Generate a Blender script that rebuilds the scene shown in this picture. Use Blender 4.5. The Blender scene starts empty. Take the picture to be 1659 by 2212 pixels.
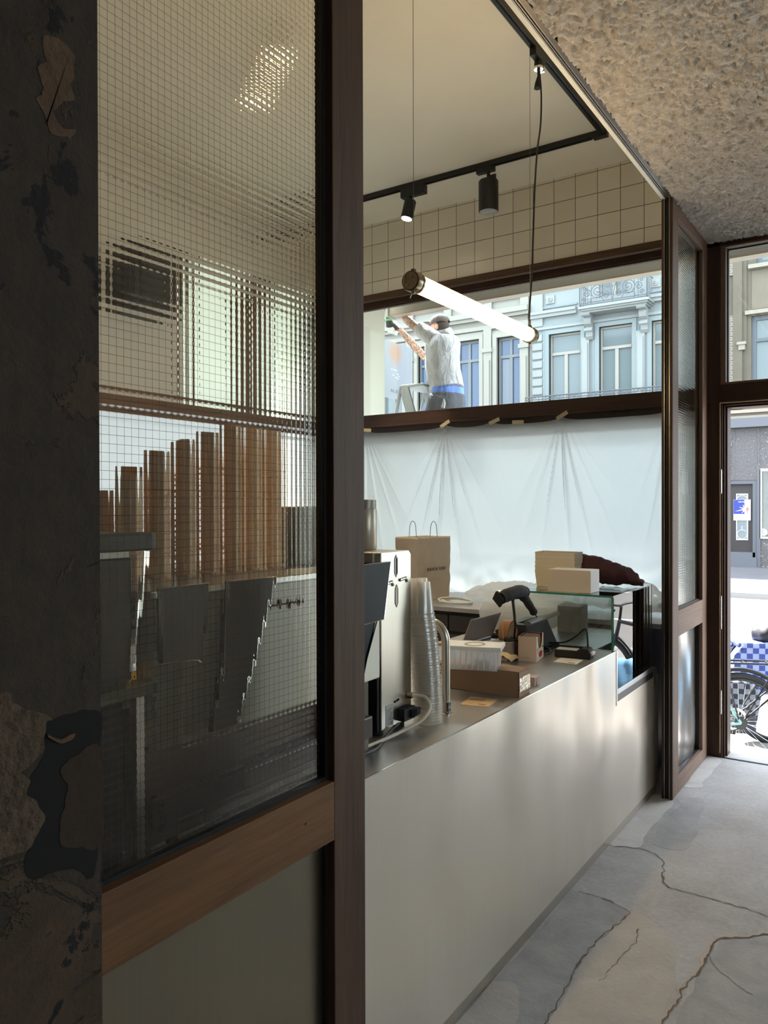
import bpy, bmesh, math, random
from mathutils import Vector, Matrix, noise
random.seed(7)
PI = math.pi
sc = bpy.context.scene
COL = sc.collection
# ---------------------------------------------------------------- camera
YAW, PITCH, ROLL, FPX = 0.5911873, 0.00663761, -0.00253353, 1668.17
EYE = Vector((0, 0, 1.6))
cf = Vector((-math.sin(YAW)*math.cos(PITCH), math.cos(YAW)*math.cos(PITCH), -math.sin(PITCH)))
cr = cf.cross(Vector((0, 0, 1))).normalized(); cu = cr.cross(cf)
cr, cu = math.cos(ROLL)*cr+math.sin(ROLL)*cu, -math.sin(ROLL)*cr+math.cos(ROLL)*cu
cam = bpy.data.cameras.new('camera'); camo = bpy.data.objects.new('camera', cam); COL.objects.link(camo)
cam.sensor_fit = 'HORIZONTAL'; cam.sensor_width = 36; cam.lens = FPX/1659*36; cam.clip_start = 0.02; cam.clip_end = 200
camo.matrix_world = Matrix(((cr.x, cu.x, -cf.x, 0), (cr.y, cu.y, -cf.y, 0), (cr.z, cu.z, -cf.z, 1.6), (0, 0, 0, 1)))
sc.camera = camo
# ---------------------------------------------------------------- light and exposure
SUN_E, SKY_E, EXPO = 16.0, 3.1, 1.28
LAMP_E, SPOT_E = 25.0, 26.0
vs = sc.view_settings
vs.view_transform = 'Standard'; vs.look = 'None'; vs.exposure = EXPO; vs.gamma = 1; vs.use_curve_mapping = False
sc.display_settings.display_device = 'sRGB'
w = bpy.data.worlds.new('sky'); sc.world = w; w.use_nodes = True
wn = w.node_tree.nodes; wl = w.node_tree.links
bg = wn['Background']; bg.inputs['Color'].default_value = (0.80, 0.90, 1.0, 1); bg.inputs['Strength'].default_value = SKY_E
sun = bpy.data.lights.new('sun', 'SUN'); sun.energy = SUN_E; sun.angle = 0.009; sun.color = (1, 0.97, 0.93)
suno = bpy.data.objects.new('sun', sun); COL.objects.link(suno)
suno.rotation_euler = Vector((-0.424, 0.265, 0.866)).to_track_quat('Z', 'Y').to_euler()
suno.location = (-8, 10, 20)
cy = sc.cycles
cy.max_bounces = 14; cy.diffuse_bounces = 6; cy.glossy_bounces = 5; cy.transmission_bounces = 12; cy.transparent_max_bounces = 64
cy.sample_clamp_indirect = 6.0; cy.blur_glossy = 0.5; cy.caustics_refractive = False

# ---------------------------------------------------------------- helpers
def S(r, g, b):
    f = lambda c: (c/255/12.92) if c/255 <= 0.04045 else ((c/255+0.055)/1.055)**2.4
    return (f(r), f(g), f(b), 1)
MATS = {}
class NT:
    def __init__(s, name):
        s.m = bpy.data.materials.new(name); s.m.use_nodes = True
        s.t = s.m.node_tree; s.n = s.t.nodes; s.l = s.t.links; s.bsdf = s.n['Principled BSDF']; s.out = s.n['Material Output']
    def add(s, typ, **kw):
        n = s.n.new(typ)
        for k, v in kw.items():
            if k.startswith('_'): setattr(n, k[1:], v)
            else: n.inputs[k.replace('__', ' ')].default_value = v
        return n
    def link(s, a, b): s.l.new(a, b)
    def pos(s, scale=(1, 1, 1), rot=(0, 0, 0), loc=(0, 0, 0)):
        g = s.n.new('ShaderNodeNewGeometry'); m = s.n.new('ShaderNodeMapping')
        m.inputs['Scale'].default_value = scale; m.inputs['Rotation'].default_value = rot; m.inputs['Location'].default_value = loc
        s.link(g.outputs['Position'], m.inputs['Vector']); return m.outputs['Vector']
    def objco(s, scale=(1, 1, 1)):
        g = s.n.new('ShaderNodeTexCoord'); m = s.n.new('ShaderNodeMapping'); m.inputs['Scale'].default_value = scale
        s.link(g.outputs['Object'], m.inputs['Vector']); return m.outputs['Vector']
    def noise(s, vec, scale, detail=4, rough=0.55, dist=0):
        n = s.add('ShaderNodeTexNoise', Scale=scale, Detail=detail, Roughness=rough, Distortion=dist); s.link(vec, n.inputs['Vector']); return n.outputs['Fac']
    def ramp(s, fac, stops):
        r = s.n.new('ShaderNodeValToRGB'); e = r.color_ramp.elements
        while len(e) < len(stops): e.new(0.5)
        for k, (p, c) in enumerate(stops):
            e[k].position = p; e[k].color = c if len(c) == 4 else (*c, 1)
        s.link(fac, r.inputs['Fac']); return r.outputs['Color']
    def mix(s, fac, a, b, mode='MIX'):
        n = s.n.new('ShaderNodeMix'); n.data_type = 'RGBA'; n.blend_type = mode
        for sock, v in ((n.inputs[0], fac), (n.inputs[6], a), (n.inputs[7], b)):
            if hasattr(v, 'links'): s.link(v, sock)
            else: sock.default_value = v
        return n.outputs[2]
    def math(s, op, a, b=0.0):
        n = s.n.new('ShaderNodeMath'); n.operation = op
        for sock, v in ((n.inputs[0], a), (n.inputs[1], b)):
            if hasattr(v, 'links'): s.link(v, sock)
            else: sock.default_value = v
        return n.outputs[0]
    def bump(s, h, dist=0.001, strength=1.0, target=None):
        b = s.add('ShaderNodeBump', Strength=strength, Distance=dist); s.link(h, b.inputs['Height'])
        s.link(b.outputs['Normal'], (target or s.bsdf).inputs['Normal']); return b
def mat(name, col, rough=0.5, metal=0.0, var=0.0, vscale=8, bump=0.0, bscale=60, **kw):
    if name in MATS: return MATS[name]
    t = NT(name); b = t.bsdf
    b.inputs['Roughness'].default_value = rough; b.inputs['Metallic'].default_value = metal
    for k, v in kw.items(): b.inputs[k.replace('__', ' ')].default_value = v
    v = t.objco()
    if var:
        c0 = tuple(x*(1-var) for x in col[:3])+(1,); c1 = tuple(min(1, x*(1+var)) for x in col[:3])+(1,)
        t.link(t.ramp(t.noise(v, vscale), [(0.3, c0), (0.7, c1)]), b.inputs['Base Color'])
    else:
        b.inputs['Base Color'].default_value = col
    if bump: t.bump(t.noise(v, bscale), bump)
    MATS[name] = t.m; return t.m

W = {}
def wp(o): return W.get(o.name, Vector((0, 0, 0))) if o else Vector((0, 0, 0))
def obj(name, bm, m, parent=None, smooth=False, bevel=0, local=False, origin=None, seg=2, autos=True):
    bmesh.ops.recalc_face_normals(bm, faces=bm.faces)
    me = bpy.data.meshes.new(name)
    if local: base = Vector((0, 0, 0))
    elif parent: base = wp(parent)
    elif origin is not None: base = Vector(origin)
    else:
        xs = [v.co for v in bm.verts]
        lo = Vector([min(c[i] for c in xs) for i in range(3)]); hi = Vector([max(c[i] for c in xs) for i in range(3)])
        base = Vector(((lo.x+hi.x)/2, (lo.y+hi.y)/2, lo.z))
    for v in bm.verts: v.co -= base
    for f in bm.faces: f.smooth = smooth
    bm.to_mesh(me); bm.free()
    for mm in (m if isinstance(m, (list, tuple)) else [m]): me.materials.append(mm)
    if smooth and autos:
        try: me.set_sharp_from_angle(angle=math.radians(40))
        except Exception: pass
    o = bpy.data.objects.new(name, me); COL.objects.link(o)
    if parent: o.parent = parent
    elif not local: o.location = base
    W[o.name] = base.copy() if not local else Vector((0, 0, 0))
    if bevel:
        b = o.modifiers.new('bevel', 'BEVEL'); b.width = bevel; b.segments = seg; b.limit_method = 'ANGLE'; b.angle_limit = math.radians(40)
    return o
def tag(o, label=None, cat=None, group=None, kind=None):
    if label: o['label'] = label
    if cat: o['category'] = cat
    if group: o['group'] = group
    if kind: o['kind'] = kind
    return o
def thing(name, label, cat, loc=(0, 0, 0), rz=0, group=None):
    o = bpy.data.objects.new(name, None); COL.objects.link(o); o.empty_display_size = 0.05
    o.location = loc; o.rotation_euler = (0, 0, rz); W[o.name] = Vector(loc)
    return tag(o, label, cat, group)
def dup(root, loc, label=None, group=None, rot=None):
    r = root.copy(); COL.objects.link(r); r.location = loc
    if rot: r.rotation_euler = rot
    if label: r['label'] = label
    if group: r['group'] = group
    for ch in list(root.children):
        c = ch.copy(); COL.objects.link(c); c.parent = r
        for g in ch.children:
            d = g.copy(); COL.objects.link(d); d.parent = c
    return r
def struct(name, bm, m, parent=None, label=None, **kw):
    o = obj(name, bm, m, parent, origin=(0, 0, 0) if not parent else None, **kw)
    if not parent: tag(o, label, None, None, 'structure')
    return o
def BM(): return bmesh.new()
def box(bm, x0, x1, y0, y1, z0, z1, mi=0, M=None):
    vs = [bm.verts.new(Vector(p)) for p in ((x0,y0,z0),(x1,y0,z0),(x1,y1,z0),(x0,y1,z0),(x0,y0,z1),(x1,y0,z1),(x1,y1,z1),(x0,y1,z1))]
    if M:
        for v in vs: v.co = M @ v.co
    for q in ((0,3,2,1),(4,5,6,7),(0,1,5,4),(1,2,6,5),(2,3,7,6),(3,0,4,7)):
        f = bm.faces.new([vs[i] for i in q]); f.material_index = mi
    return bm
def frame_of(d):
    d = d.normalized(); a = Vector((0, 0, 1)) if abs(d.z) < 0.9 else Vector((1, 0, 0))
    u = a.cross(d).normalized(); return u, d.cross(u)
def tube(bm, pts, r, n=8, closed=False, cap=True, mi=0, sx=1.0):
    pts = [Vector(p) for p in pts]; N = len(pts); rs = r if isinstance(r, (list, tuple)) else [r]*N
    rings = []; u = None
    for i, p in enumerate(pts):
        if closed: d = (pts[(i+1) % N]-pts[i-1])
        else: d = pts[min(i+1, N-1)]-pts[max(i-1, 0)]
        if d.length < 1e-9: d = Vector((0, 0, 1))
        d.normalize()
        if u is None: u, v = frame_of(d)
        else:
            u = (u-d*u.dot(d))
            if u.length < 1e-6: u, v = frame_of(d)
            u.normalize(); v = d.cross(u)
        rings.append([bm.verts.new(p+(u*math.cos(2*PI*k/n)*sx+v*math.sin(2*PI*k/n))*rs[i]) for k in range(n)])
    for i in range(N if closed else N-1):
        a, b = rings[i], rings[(i+1) % N]
        for k in range(n):
            f = bm.faces.new((a[k], a[(k+1) % n], b[(k+1) % n], b[k])); f.material_index = mi
    if cap and not closed:
        for rg in (rings[0], rings[-1]):
            try: bm.faces.new(rg).material_index = mi
            except ValueError: pass
    return bm
def cyl(bm, p0, p1, r0, r1=None, n=20, mi=0): return tube(bm, [p0, p1], [r0, r0 if r1 is None else r1], n, mi=mi)
def lathe(bm, prof, c, n=28, M=None, mi=0, capends=True):
    c = Vector(c); rings = []
    for r, z in prof:
        ring = []
        for k in range(n):
            p = Vector((r*math.cos(2*PI*k/n), r*math.sin(2*PI*k/n), z))
            ring.append(bm.verts.new(c+((M @ p) if M else p)))
        rings.append(ring)
    for a, b in zip(rings, rings[1:]):
        for k in range(n):
            bm.faces.new((a[k], a[(k+1) % n], b[(k+1) % n], b[k])).material_index = mi
    if capends:
        for rg in (rings[0], rings[-1]):
            try: bm.faces.new(rg).material_index = mi
            except ValueError: pass
    return bm
def prism(bm, poly, fn, d0, d1, mi=0):
    """poly: 2D points; fn(a,b,d)->3D"""
    A = [bm.verts.new(Vector(fn(a, b, d0))) for a, b in poly]; B = [bm.verts.new(Vector(fn(a, b, d1))) for a, b in poly]
    bm.faces.new(A).material_index = mi; bm.faces.new(B[::-1]).material_index = mi
    n = len(poly)
    for i in range(n): bm.faces.new((A[i], A[(i+1) % n], B[(i+1) % n], B[i])).material_index = mi
    return bm
FX = lambda a, b, d: (d, a, b)     # poly in y,z
FY = lambda a, b, d: (a, d, b)     # poly in x,z
FZ = lambda a, b, d: (a, b, d)     # poly in x,y
def spline(pts, k=6):
    P = [Vector(p) for p in pts]; out = []
    for i in range(len(P)-1):
        p0, p1, p2, p3 = P[max(i-1, 0)], P[i], P[i+1], P[min(i+2, len(P)-1)]
        for j in range(k):
            t = j/k
            out.append(0.5*((2*p1)+(p2-p0)*t+(2*p0-5*p1+4*p2-p3)*t*t+(3*p1-p0-3*p2+p3)*t**3))
    out.append(P[-1]); return out
def rectring(bm, poly_out, poly_in, fn, d0, d1, mi=0):
    n = len(poly_out)
    A = [[bm.verts.new(Vector(fn(a, b, d))) for a, b in P] for P in (poly_out, poly_in) for d in (d0, d1)]
    o0, o1, i0, i1 = A
    for k in range(n):
        j = (k+1) % n
        for q in ((o0[k], o0[j], i0[j], i0[k]), (o1[k], i1[k], i1[j], o1[j]), (o0[k], o1[k], o1[j], o0[j]), (i0[k], i0[j], i1[j], i1[k])):
            bm.faces.new(q).material_index = mi
    return bm
def R4(a0, a1, b0, b1): return [(a0, b0), (a1, b0), (a1, b1), (a0, b1)]
def text_bm(body, size, M, extrude=0.0005, font_scale_x=1.0, spacing=1.0):
    cu = bpy.data.curves.new('lettering', 'FONT'); cu.body = body; cu.size = size; cu.extrude = extrude; cu.resolution_u = 3
    cu.align_x = 'CENTER'; cu.align_y = 'CENTER'; cu.space_character = spacing
    o = bpy.data.objects.new('lettering', cu); COL.objects.link(o)
    dg = bpy.context.evaluated_depsgraph_get(); me = bpy.data.meshes.new_from_object(o.evaluated_get(dg))
    bm = BM(); bm.from_mesh(me)
    for v in bm.verts:
        v.co.x *= font_scale_x; v.co = M @ v.co
    bpy.data.objects.remove(o); bpy.data.curves.remove(cu); bpy.data.meshes.remove(me)
    return bm
def axes(o, x, y, z):
    x, y, z = Vector(x), Vector(y), Vector(z)
    return Matrix(((x.x, y.x, z.x, o[0]), (x.y, y.y, z.y, o[1]), (x.z, y.z, z.z, o[2]), (0, 0, 0, 1)))
def remesh(name, bm, voxel, m, parent=None, it=4, local=False, fac=0.5):
    me = bpy.data.meshes.new('tmp'); bmesh.ops.recalc_face_normals(bm, faces=bm.faces); bm.to_mesh(me); bm.free()
    o = bpy.data.objects.new('tmp', me); COL.objects.link(o)
    r = o.modifiers.new('r', 'REMESH'); r.mode = 'VOXEL'; r.voxel_size = voxel
    s = o.modifiers.new('s', 'SMOOTH'); s.iterations = it; s.factor = fac
    dg = bpy.context.evaluated_depsgraph_get(); me2 = bpy.data.meshes.new_from_object(o.evaluated_get(dg))
    bpy.data.objects.remove(o); bm2 = BM(); bm2.from_mesh(me2); bpy.data.meshes.remove(me2)
    return obj(name, bm2, m, parent, smooth=True, local=local, autos=False)
def ell(bm, c, r, n=16, M=None):
    prof = [(max(0.02, math.sin(PI*i/n)), -math.cos(PI*i/n)) for i in range(n+1)]
    c = Vector(c); T = Matrix.Diagonal((*r, 1)); T = (M.to_4x4() @ T) if M else T
    return lathe(bm, prof, c, 20, M=T.to_3x3())
# ---------------------------------------------------------------- materials
def wood(name, grain, c0=S(58, 42, 32), c1=S(98, 73, 56), rough=0.45):
    t = NT(name); sc_ = {'x': (1.2, 22, 22), 'y': (22, 1.2, 22), 'z': (22, 22, 1.2)}[grain]
    v = t.pos(sc_); f = t.noise(v, 1.0, 6, 0.6, 1.2)
    v2 = t.pos(tuple(s*6 for s in sc_)); f2 = t.noise(v2, 1.0, 3, 0.6)
    c = t.ramp(f, [(0.25, c0), (0.75, c1)])
    c = t.mix(0.35, c, t.ramp(f2, [(0.3, c0), (0.7, c1)]))
    t.link(c, t.bsdf.inputs['Base Color']); t.bsdf.inputs['Roughness'].default_value = rough+0.12; t.bsdf.inputs['Specular IOR Level'].default_value = 0.25
    t.bump(f2, 0.0004); MATS[name] = t.m; return t.m
wood_z = wood('walnut upright', 'z'); wood_y = wood('walnut along partition', 'y', S(84, 57, 36), S(130, 92, 62)); wood_x = wood('walnut along street front', 'x')
wood_pale = wood('walnut pale upright', 'z', S(112, 88, 72), S(146, 118, 98)); wood_pale_y = wood('walnut pale rail', 'y', S(116, 92, 76), S(150, 122, 104))  # paler walnut for the far partition and the door bead
wood_dark = wood('walnut dark upright', 'z', S(52, 38, 32), S(82, 60, 50)); wood_dark_x = wood('walnut dark rail', 'x', S(52, 38, 32), S(82, 60, 50))
black = mat('black paint', S(22, 22, 24), 0.45); blackrub = mat('black rubber', S(26, 26, 27), 0.75)
blackgloss = mat('black gloss', S(16, 15, 15), 0.45, Specular__IOR__Level=0.2)
white_paint = mat('white paint', S(232, 228, 218), 0.6); alu = mat('aluminium', S(190, 188, 185), 0.35, 1.0)
darkalu = mat('dark bronze aluminium', S(88, 82, 78), 0.4, 0.7); grey_alu = mat('grey profile', S(150, 145, 140), 0.4, 0.6)
chrome = mat('chrome', S(225, 222, 215), 0.12, 1.0); brass = mat('brass', S(210, 160, 70), 0.2, 1.0)
# concrete
def concrete():
    t = NT('concrete floor'); v = t.pos()
    big = t.noise(v, 1.1, 5, 0.6, 0.8); mid = t.noise(v, 5, 6, 0.65, 0.4); fine = t.noise(v, 45, 4, 0.7)
    c = t.ramp(big, [(0.32, S(158, 153, 150)), (0.5, S(176, 173, 172)), (0.68, S(196, 194, 194))])
    c = t.mix(t.math('MULTIPLY', mid, 0.7), c, t.ramp(mid, [(0.35, S(150, 143, 138)), (0.62, S(196, 193, 192))]))
    c = t.mix(0.18, c, t.ramp(fine, [(0.35, S(120, 116, 114)), (0.7, S(215, 213, 211))]))
    t.link(c, t.bsdf.inputs['Base Color']); t.bsdf.inputs['Roughness'].default_value = 0.62
    t.bump(t.mix(0.4, mid, fine), 0.004); MATS['conc'] = t.m; return t.m
conc = concrete()
def patchmat(name, a, b, rough=0.6):
    t = NT(name); v = t.pos(); m = t.noise(v, 6, 6, 0.65, 0.6)
    t.link(t.ramp(m, [(0.3, a), (0.7, b)]), t.bsdf.inputs['Base Color']); t.bsdf.inputs['Roughness'].default_value = rough
    t.bump(t.noise(v, 60, 4, 0.6), 0.002); return t.m
skim_light = patchmat('pale levelling compound', S(190, 187, 184), S(214, 211, 207))
skim_dark = patchmat('dark cement patch', S(150, 148, 148), S(178, 176, 175))
skim_tan = patchmat('tan cement patch', S(172, 166, 160), S(194, 187, 181))
crackm = mat('crack shadow', S(112, 102, 94), 0.9)
crumb = mat('crumbled crack edge', S(196, 180, 168), 0.9)
def pillar_mat():
    t = NT('flaking concrete'); v = t.pos()
    a = t.noise(v, 3.2, 8, 0.7, 0.8); b = t.noise(v, 22, 6, 0.7); c2 = t.noise(v, 7.0, 6, 0.62, 1.0); st = t.noise(t.pos((1, 60, 5)), 1, 4, 0.6)
    base = t.ramp(b, [(0.3, S(45, 35, 26)), (0.7, S(65, 52, 39))])
    base = t.mix(0.3, base, t.ramp(st, [(0.35, S(33, 25, 19)), (0.7, S(60, 48, 36))]))
    fl = t.ramp(a, [(0.54, (0, 0, 0)), (0.555, (1, 1, 1))]); flc = t.ramp(c2, [(0.4, S(64, 47, 31)), (0.6, S(75, 57, 40))])
    c = t.mix(fl, base, flc)
    dk = t.ramp(c2, [(0.6, (0, 0, 0)), (0.615, (1, 1, 1))])
    c = t.mix(dk, c, S(18, 12, 9))
    t.link(c, t.bsdf.inputs['Base Color']); t.bsdf.inputs['Roughness'].default_value = 0.85
    h = t.math('ADD', t.math('MULTIPLY', fl, 0.5), b); t.bump(h, 0.006); return t.m
pillarm = pillar_mat()
def stucco():
    t = NT('rough stucco'); v = t.pos(); n = t.noise(v, 90, 5, 0.7, 0.5); b = t.noise(v, 14, 4, 0.6)
    t.link(t.mix(0.5, t.ramp(n, [(0.3, S(180, 170, 162)), (0.7, S(238, 230, 222))]), t.ramp(b, [(0.3, S(206, 197, 189)), (0.7, S(234, 226, 218))])), t.bsdf.inputs['Base Color'])
    t.bsdf.inputs['Roughness'].default_value = 0.9; t.bump(n, 0.009); return t.m
stuccom = stucco()
rawwall = mat('raw dark concrete wall', S(136, 128, 120), 0.85, var=0.12, vscale=3)
plaster = mat('ceiling plaster', S(226, 220, 205), 0.75, var=0.02, vscale=2)
wallwhite = mat('white plaster wall', S(224, 220, 210), 0.7)
def tiles():
    t = NT('square tiles'); g = t.n.new('ShaderNodeNewGeometry'); sp = t.n.new('ShaderNodeSeparateXYZ'); t.link(g.outputs['Position'], sp.inputs[0])
    cx = t.n.new('ShaderNodeCombineXYZ'); t.link(t.math('ADD', sp.outputs['X'], 3.649+1.58*4), cx.inputs[0]); t.link(t.math('ADD', sp.outputs['Z'], -3.766+0.1525*20), cx.inputs[1])
    br = t.n.new('ShaderNodeTexBrick'); br.offset = 0.0; br.squash = 1.0
    br.inputs['Scale'].default_value = 1; br.inputs['Mortar Size'].default_value = 0.0022; br.inputs['Brick Width'].default_value = 0.158; br.inputs['Row Height'].default_value = 0.1525
    br.inputs['Color1'].default_value = S(222, 214, 200); br.inputs['Color2'].default_value = S(214, 206, 190); br.inputs['Mortar'].default_value = S(104, 96, 86); br.inputs['Mortar Smooth'].default_value = 0.1
    t.link(cx.outputs[0], br.inputs['Vector']); t.link(br.outputs['Color'], t.bsdf.inputs['Base Color'])
    t.bsdf.inputs['Roughness'].default_value = 0.3
    t.bump(t.math('SUBTRACT', 1.0, br.outputs['Fac']), 0.002); return t.m
tilem = tiles()
def steel(name, col, rough, wav=0.0, aniso='z', metal=1.0):
    t = NT(name); sc_ = {'z': (300, 300, 2), 'y': (300, 2, 300), 'x': (2, 300, 300)}[aniso]
    n = t.noise(t.pos(sc_), 1, 3, 0.6)
    t.link(t.ramp(n, [(0.2, tuple(x*0.95 for x in col[:3])+(1,)), (0.8, tuple(min(1, x*1.03) for x in col[:3])+(1,))]), t.bsdf.inputs['Base Color'])
    t.bsdf.inputs['Metallic'].default_value = metal; t.bsdf.inputs['Roughness'].default_value = rough
    if wav:
        wv = t.noise(t.pos((1, 1, 0.6)), 1.4, 2, 0.4)
        t.bump(wv, wav)
    MATS[name] = t.m; return t.m
panel_steel = steel('warped sheet metal', S(228, 217, 203), 0.34, 0.12, metal=0.62)
panel_dark = steel('dull sheet metal', S(150, 142, 128), 0.3, 0.04)
panel_mirror = steel('polished sheet metal', S(222, 220, 218), 0.24, 0.12)
top_steel = steel('worktop steel', S(190, 188, 186), 0.36, 0.0, 'y', metal=0.75)
ss = steel('brushed stainless', S(200, 192, 180), 0.3, 0.0, 'z'); ss_x = steel('brushed stainless flat', S(190, 186, 180), 0.32, 0, 'x')
def wireglass():
    t = NT('ribbed wired glass'); t.n.remove(t.bsdf)
    gl = t.add('ShaderNodeBsdfGlass', Roughness=0.02, IOR=1.48, Color=(1.0, 0.99, 0.96, 1))
    g = t.n.new('ShaderNodeNewGeometry'); sp = t.n.new('ShaderNodeSeparateXYZ'); t.link(g.outputs['Position'], sp.inputs[0])
    k = 2*PI/0.0145
    sy = t.math('SINE', t.math('MULTIPLY', sp.outputs['Y'], k)); sz = t.math('SINE', t.math('MULTIPLY', sp.outputs['Z'], k))
    h = t.math('ADD', t.math('MULTIPLY', sy, 0.28), sz)
    h = t.math('ADD', h, t.math('MULTIPLY', t.noise(t.pos(), 18, 2, 0.5), 0.5))
    bp = t.add('ShaderNodeBump', Strength=1.0, Distance=0.00013); t.link(h, bp.inputs['Height']); t.link(bp.outputs['Normal'], gl.inputs['Normal'])
    t.link(gl.outputs[0], t.out.inputs['Surface']); return t.m
wglass = wireglass()
def clearglass(name, tint=(0.93, 0.97, 0.96, 1), extra=0.0):
    t = NT(name); t.n.remove(t.bsdf)
    tr = t.add('ShaderNodeBsdfTransparent', Color=tint); gl = t.add('ShaderNodeBsdfGlossy', Roughness=0.0, Color=(1, 1, 1, 1))
    fr = t.add('ShaderNodeFresnel', IOR=1.5); mx = t.n.new('ShaderNodeMixShader')
    f = t.math('ADD', fr.outputs[0], extra)
    t.link(f, mx.inputs[0]); t.link(tr.outputs[0], mx.inputs[1]); t.link(gl.outputs[0], mx.inputs[2]); t.link(mx.outputs[0], t.out.inputs['Surface']); return t.m
pane_glass = clearglass('window glass'); case_glass = clearglass('case glass', (0.93, 0.97, 0.965, 1), 0.02)
edge_glass = mat('green glass edge', S(46, 132, 112), 0.15)
def plasticfilm(name, tr, gl, col, tcol=(1, 1, 1, 1)):
    t = NT(name); t.n.remove(t.bsdf)
    a = t.add('ShaderNodeBsdfTranslucent', Color=col); d = t.add('ShaderNodeBsdfDiffuse', Color=col); g = t.add('ShaderNodeBsdfGlossy', Roughness=0.28); x = t.add('ShaderNodeBsdfTransparent', Color=tcol)
    m0 = t.n.new('ShaderNodeMixShader'); m0.inputs[0].default_value = 0.18; t.link(a.outputs[0], m0.inputs[1]); t.link(d.outputs[0], m0.inputs[2])
    m1 = t.n.new('ShaderNodeMixShader'); m1.inputs[0].default_value = tr; t.link(m0.outputs[0], m1.inputs[1]); t.link(x.outputs[0], m1.inputs[2])
    m2 = t.n.new('ShaderNodeMixShader'); m2.inputs[0].default_value = gl; t.link(m1.outputs[0], m2.inputs[1]); t.link(g.outputs[0], m2.inputs[2])
    t.link(m2.outputs[0], t.out.inputs['Surface']); return t.m
def filmsheet():
    t = NT('protective plastic film'); t.n.remove(t.bsdf)
    a = t.add('ShaderNodeBsdfTranslucent', Color=(0.92, 0.94, 0.95, 1)); r = t.add('ShaderNodeBsdfRefraction', Roughness=0.42, IOR=1.22, Color=(0.93, 0.95, 0.96, 1)); g = t.add('ShaderNodeBsdfGlossy', Roughness=0.3)
    m0 = t.n.new('ShaderNodeMixShader'); m0.inputs[0].default_value = 0.35; t.link(a.outputs[0], m0.inputs[1]); t.link(r.outputs[0], m0.inputs[2])
    m1 = t.n.new('ShaderNodeMixShader'); m1.inputs[0].default_value = 0.07; t.link(m0.outputs[0], m1.inputs[1]); t.link(g.outputs[0], m1.inputs[2])
    t.link(m1.outputs[0], t.out.inputs['Surface']); return t.m
sheetm = filmsheet(); frosted = plasticfilm('frosted side film', 0.0, 0.05, (0.58, 0.61, 0.62, 1)); bright_film = plasticfilm('added bright film', 0.0, 0.05, (0.66, 0.70, 0.64, 1))
bagfilm = plasticfilm('crumpled white plastic', 0.38, 0.1, (0.96, 0.97, 0.98, 1))
cupm = plasticfilm('clear cup plastic', 0.62, 0.16, (0.95, 0.9, 0.8, 1))
tubm = plasticfilm('clear box plastic', 0.62, 0.16, (0.95, 0.96, 0.98, 1))
card_brown = mat('brown cardboard', S(142, 114, 88), 0.75, var=0.06, vscale=10); card_pale = mat('pale carton', S(196, 172, 148), 0.7)
kraft = mat('kraft paper', S(192, 174, 152), 0.75, var=0.05, vscale=12); paper = mat('white paper', S(236, 234, 230), 0.7); paper_cream = mat('cream paper', S(226, 204, 160), 0.7)
ink = mat('dark ink', S(70, 62, 58), 0.7)

# ---------------------------------------------------------------- the setting
XF, XB, YF, ZC = -1.035, -1.09, 5.27, 3.28          # partition faces, street front, stucco ceiling
bm = box(BM(), -6.2, 3.6, -3.4, 5.45, -0.12, 0.0); floor = struct('floor', bm, conc, label='rough grey concrete floor')
def blob(name, pts, z, m, label, jit=0.02, k=5):
    P = spline([(*p, 0) for p in pts]+[(*pts[0], 0)], k)[:-1]
    P = [(p.x+noise.noise(p*9)*jit, p.y+noise.noise(p*9+Vector((5, 1, 2)))*jit) for p in P]
    bm = prism(BM(), P, FZ, z-0.002, z); return struct(name, bm, m, label=label)
def wall_hole_x(x0, x1, y0, y1, z0, z1, h):
    bm = BM(); box(bm, x0, x1, y0, h[0], z0, z1); box(bm, x0, x1, h[1], y1, z0, z1); box(bm, x0, x1, h[0], h[1], z0, h[2]); box(bm, x0, x1, h[0], h[1], h[3], z1); return bm
blob('trim_1', [(-1.124,3.606),(-1.035,3.653),(-1.018,3.7),(-1.036,3.798),(-1.031,3.997),(-1.025,4.098),(-1.03,4.34),(-1.15,4.34),(-1.15,3.7)], 0.0012, skim_light, 'pale levelling strip on the floor beside the counter foot', 0.01)
blob('trim_2', [(-1.14,3.098),(-1.011,3.098),(-0.903,3.059),(-0.898,2.996),(-0.929,2.763),(-0.936,2.57),(-0.911,2.384),(-0.91,2.2),(-0.93,1.9),(-1.14,1.9),(-1.14,2.4)], 0.0010, skim_dark, 'dark speckled cement patch on the floor along the counter', 0.012)
blob('trim_3', [(-1.14,2.351),(-1.076,2.379),(-1.025,2.309),(-0.994,2.211),(-1.02,2.12),(-1.099,2.05),(-1.14,2.1)], 0.0020, skim_tan, 'tan rounded cement patch on the floor by the counter', 0.01)
blob('trim_4', [(-1.03,4.586),(-0.942,4.638),(-0.955,4.75),(-0.945,4.95),(-0.947,5.2),(-1.03,5.2)], 0.0012, skim_light, 'pale levelling patch on the floor beside the narrow partition', 0.012)
blob('trim_5', [(-0.60,2.3),(-0.575,2.6),(-0.573,2.9),(-0.52,3.08),(-0.40,3.2),(-0.2,3.26),(0.3,3.2),(0.5,2.6),(0.2,2.2),(-0.2,2.1)], 0.0008, skim_dark, 'greyer cement area on the floor past the crumbled crack', 0.03)
blob('trim_6', [(-0.93,1.9),(-0.91,2.257),(-0.93,2.6),(-0.925,2.84),(-0.89,3.05),(-0.7,2.95),(-0.62,2.6),(-0.63,2.3),(-0.7,1.9)], 0.0008, skim_tan, 'tan worn cement area in the middle of the floor', 0.03)
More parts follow.
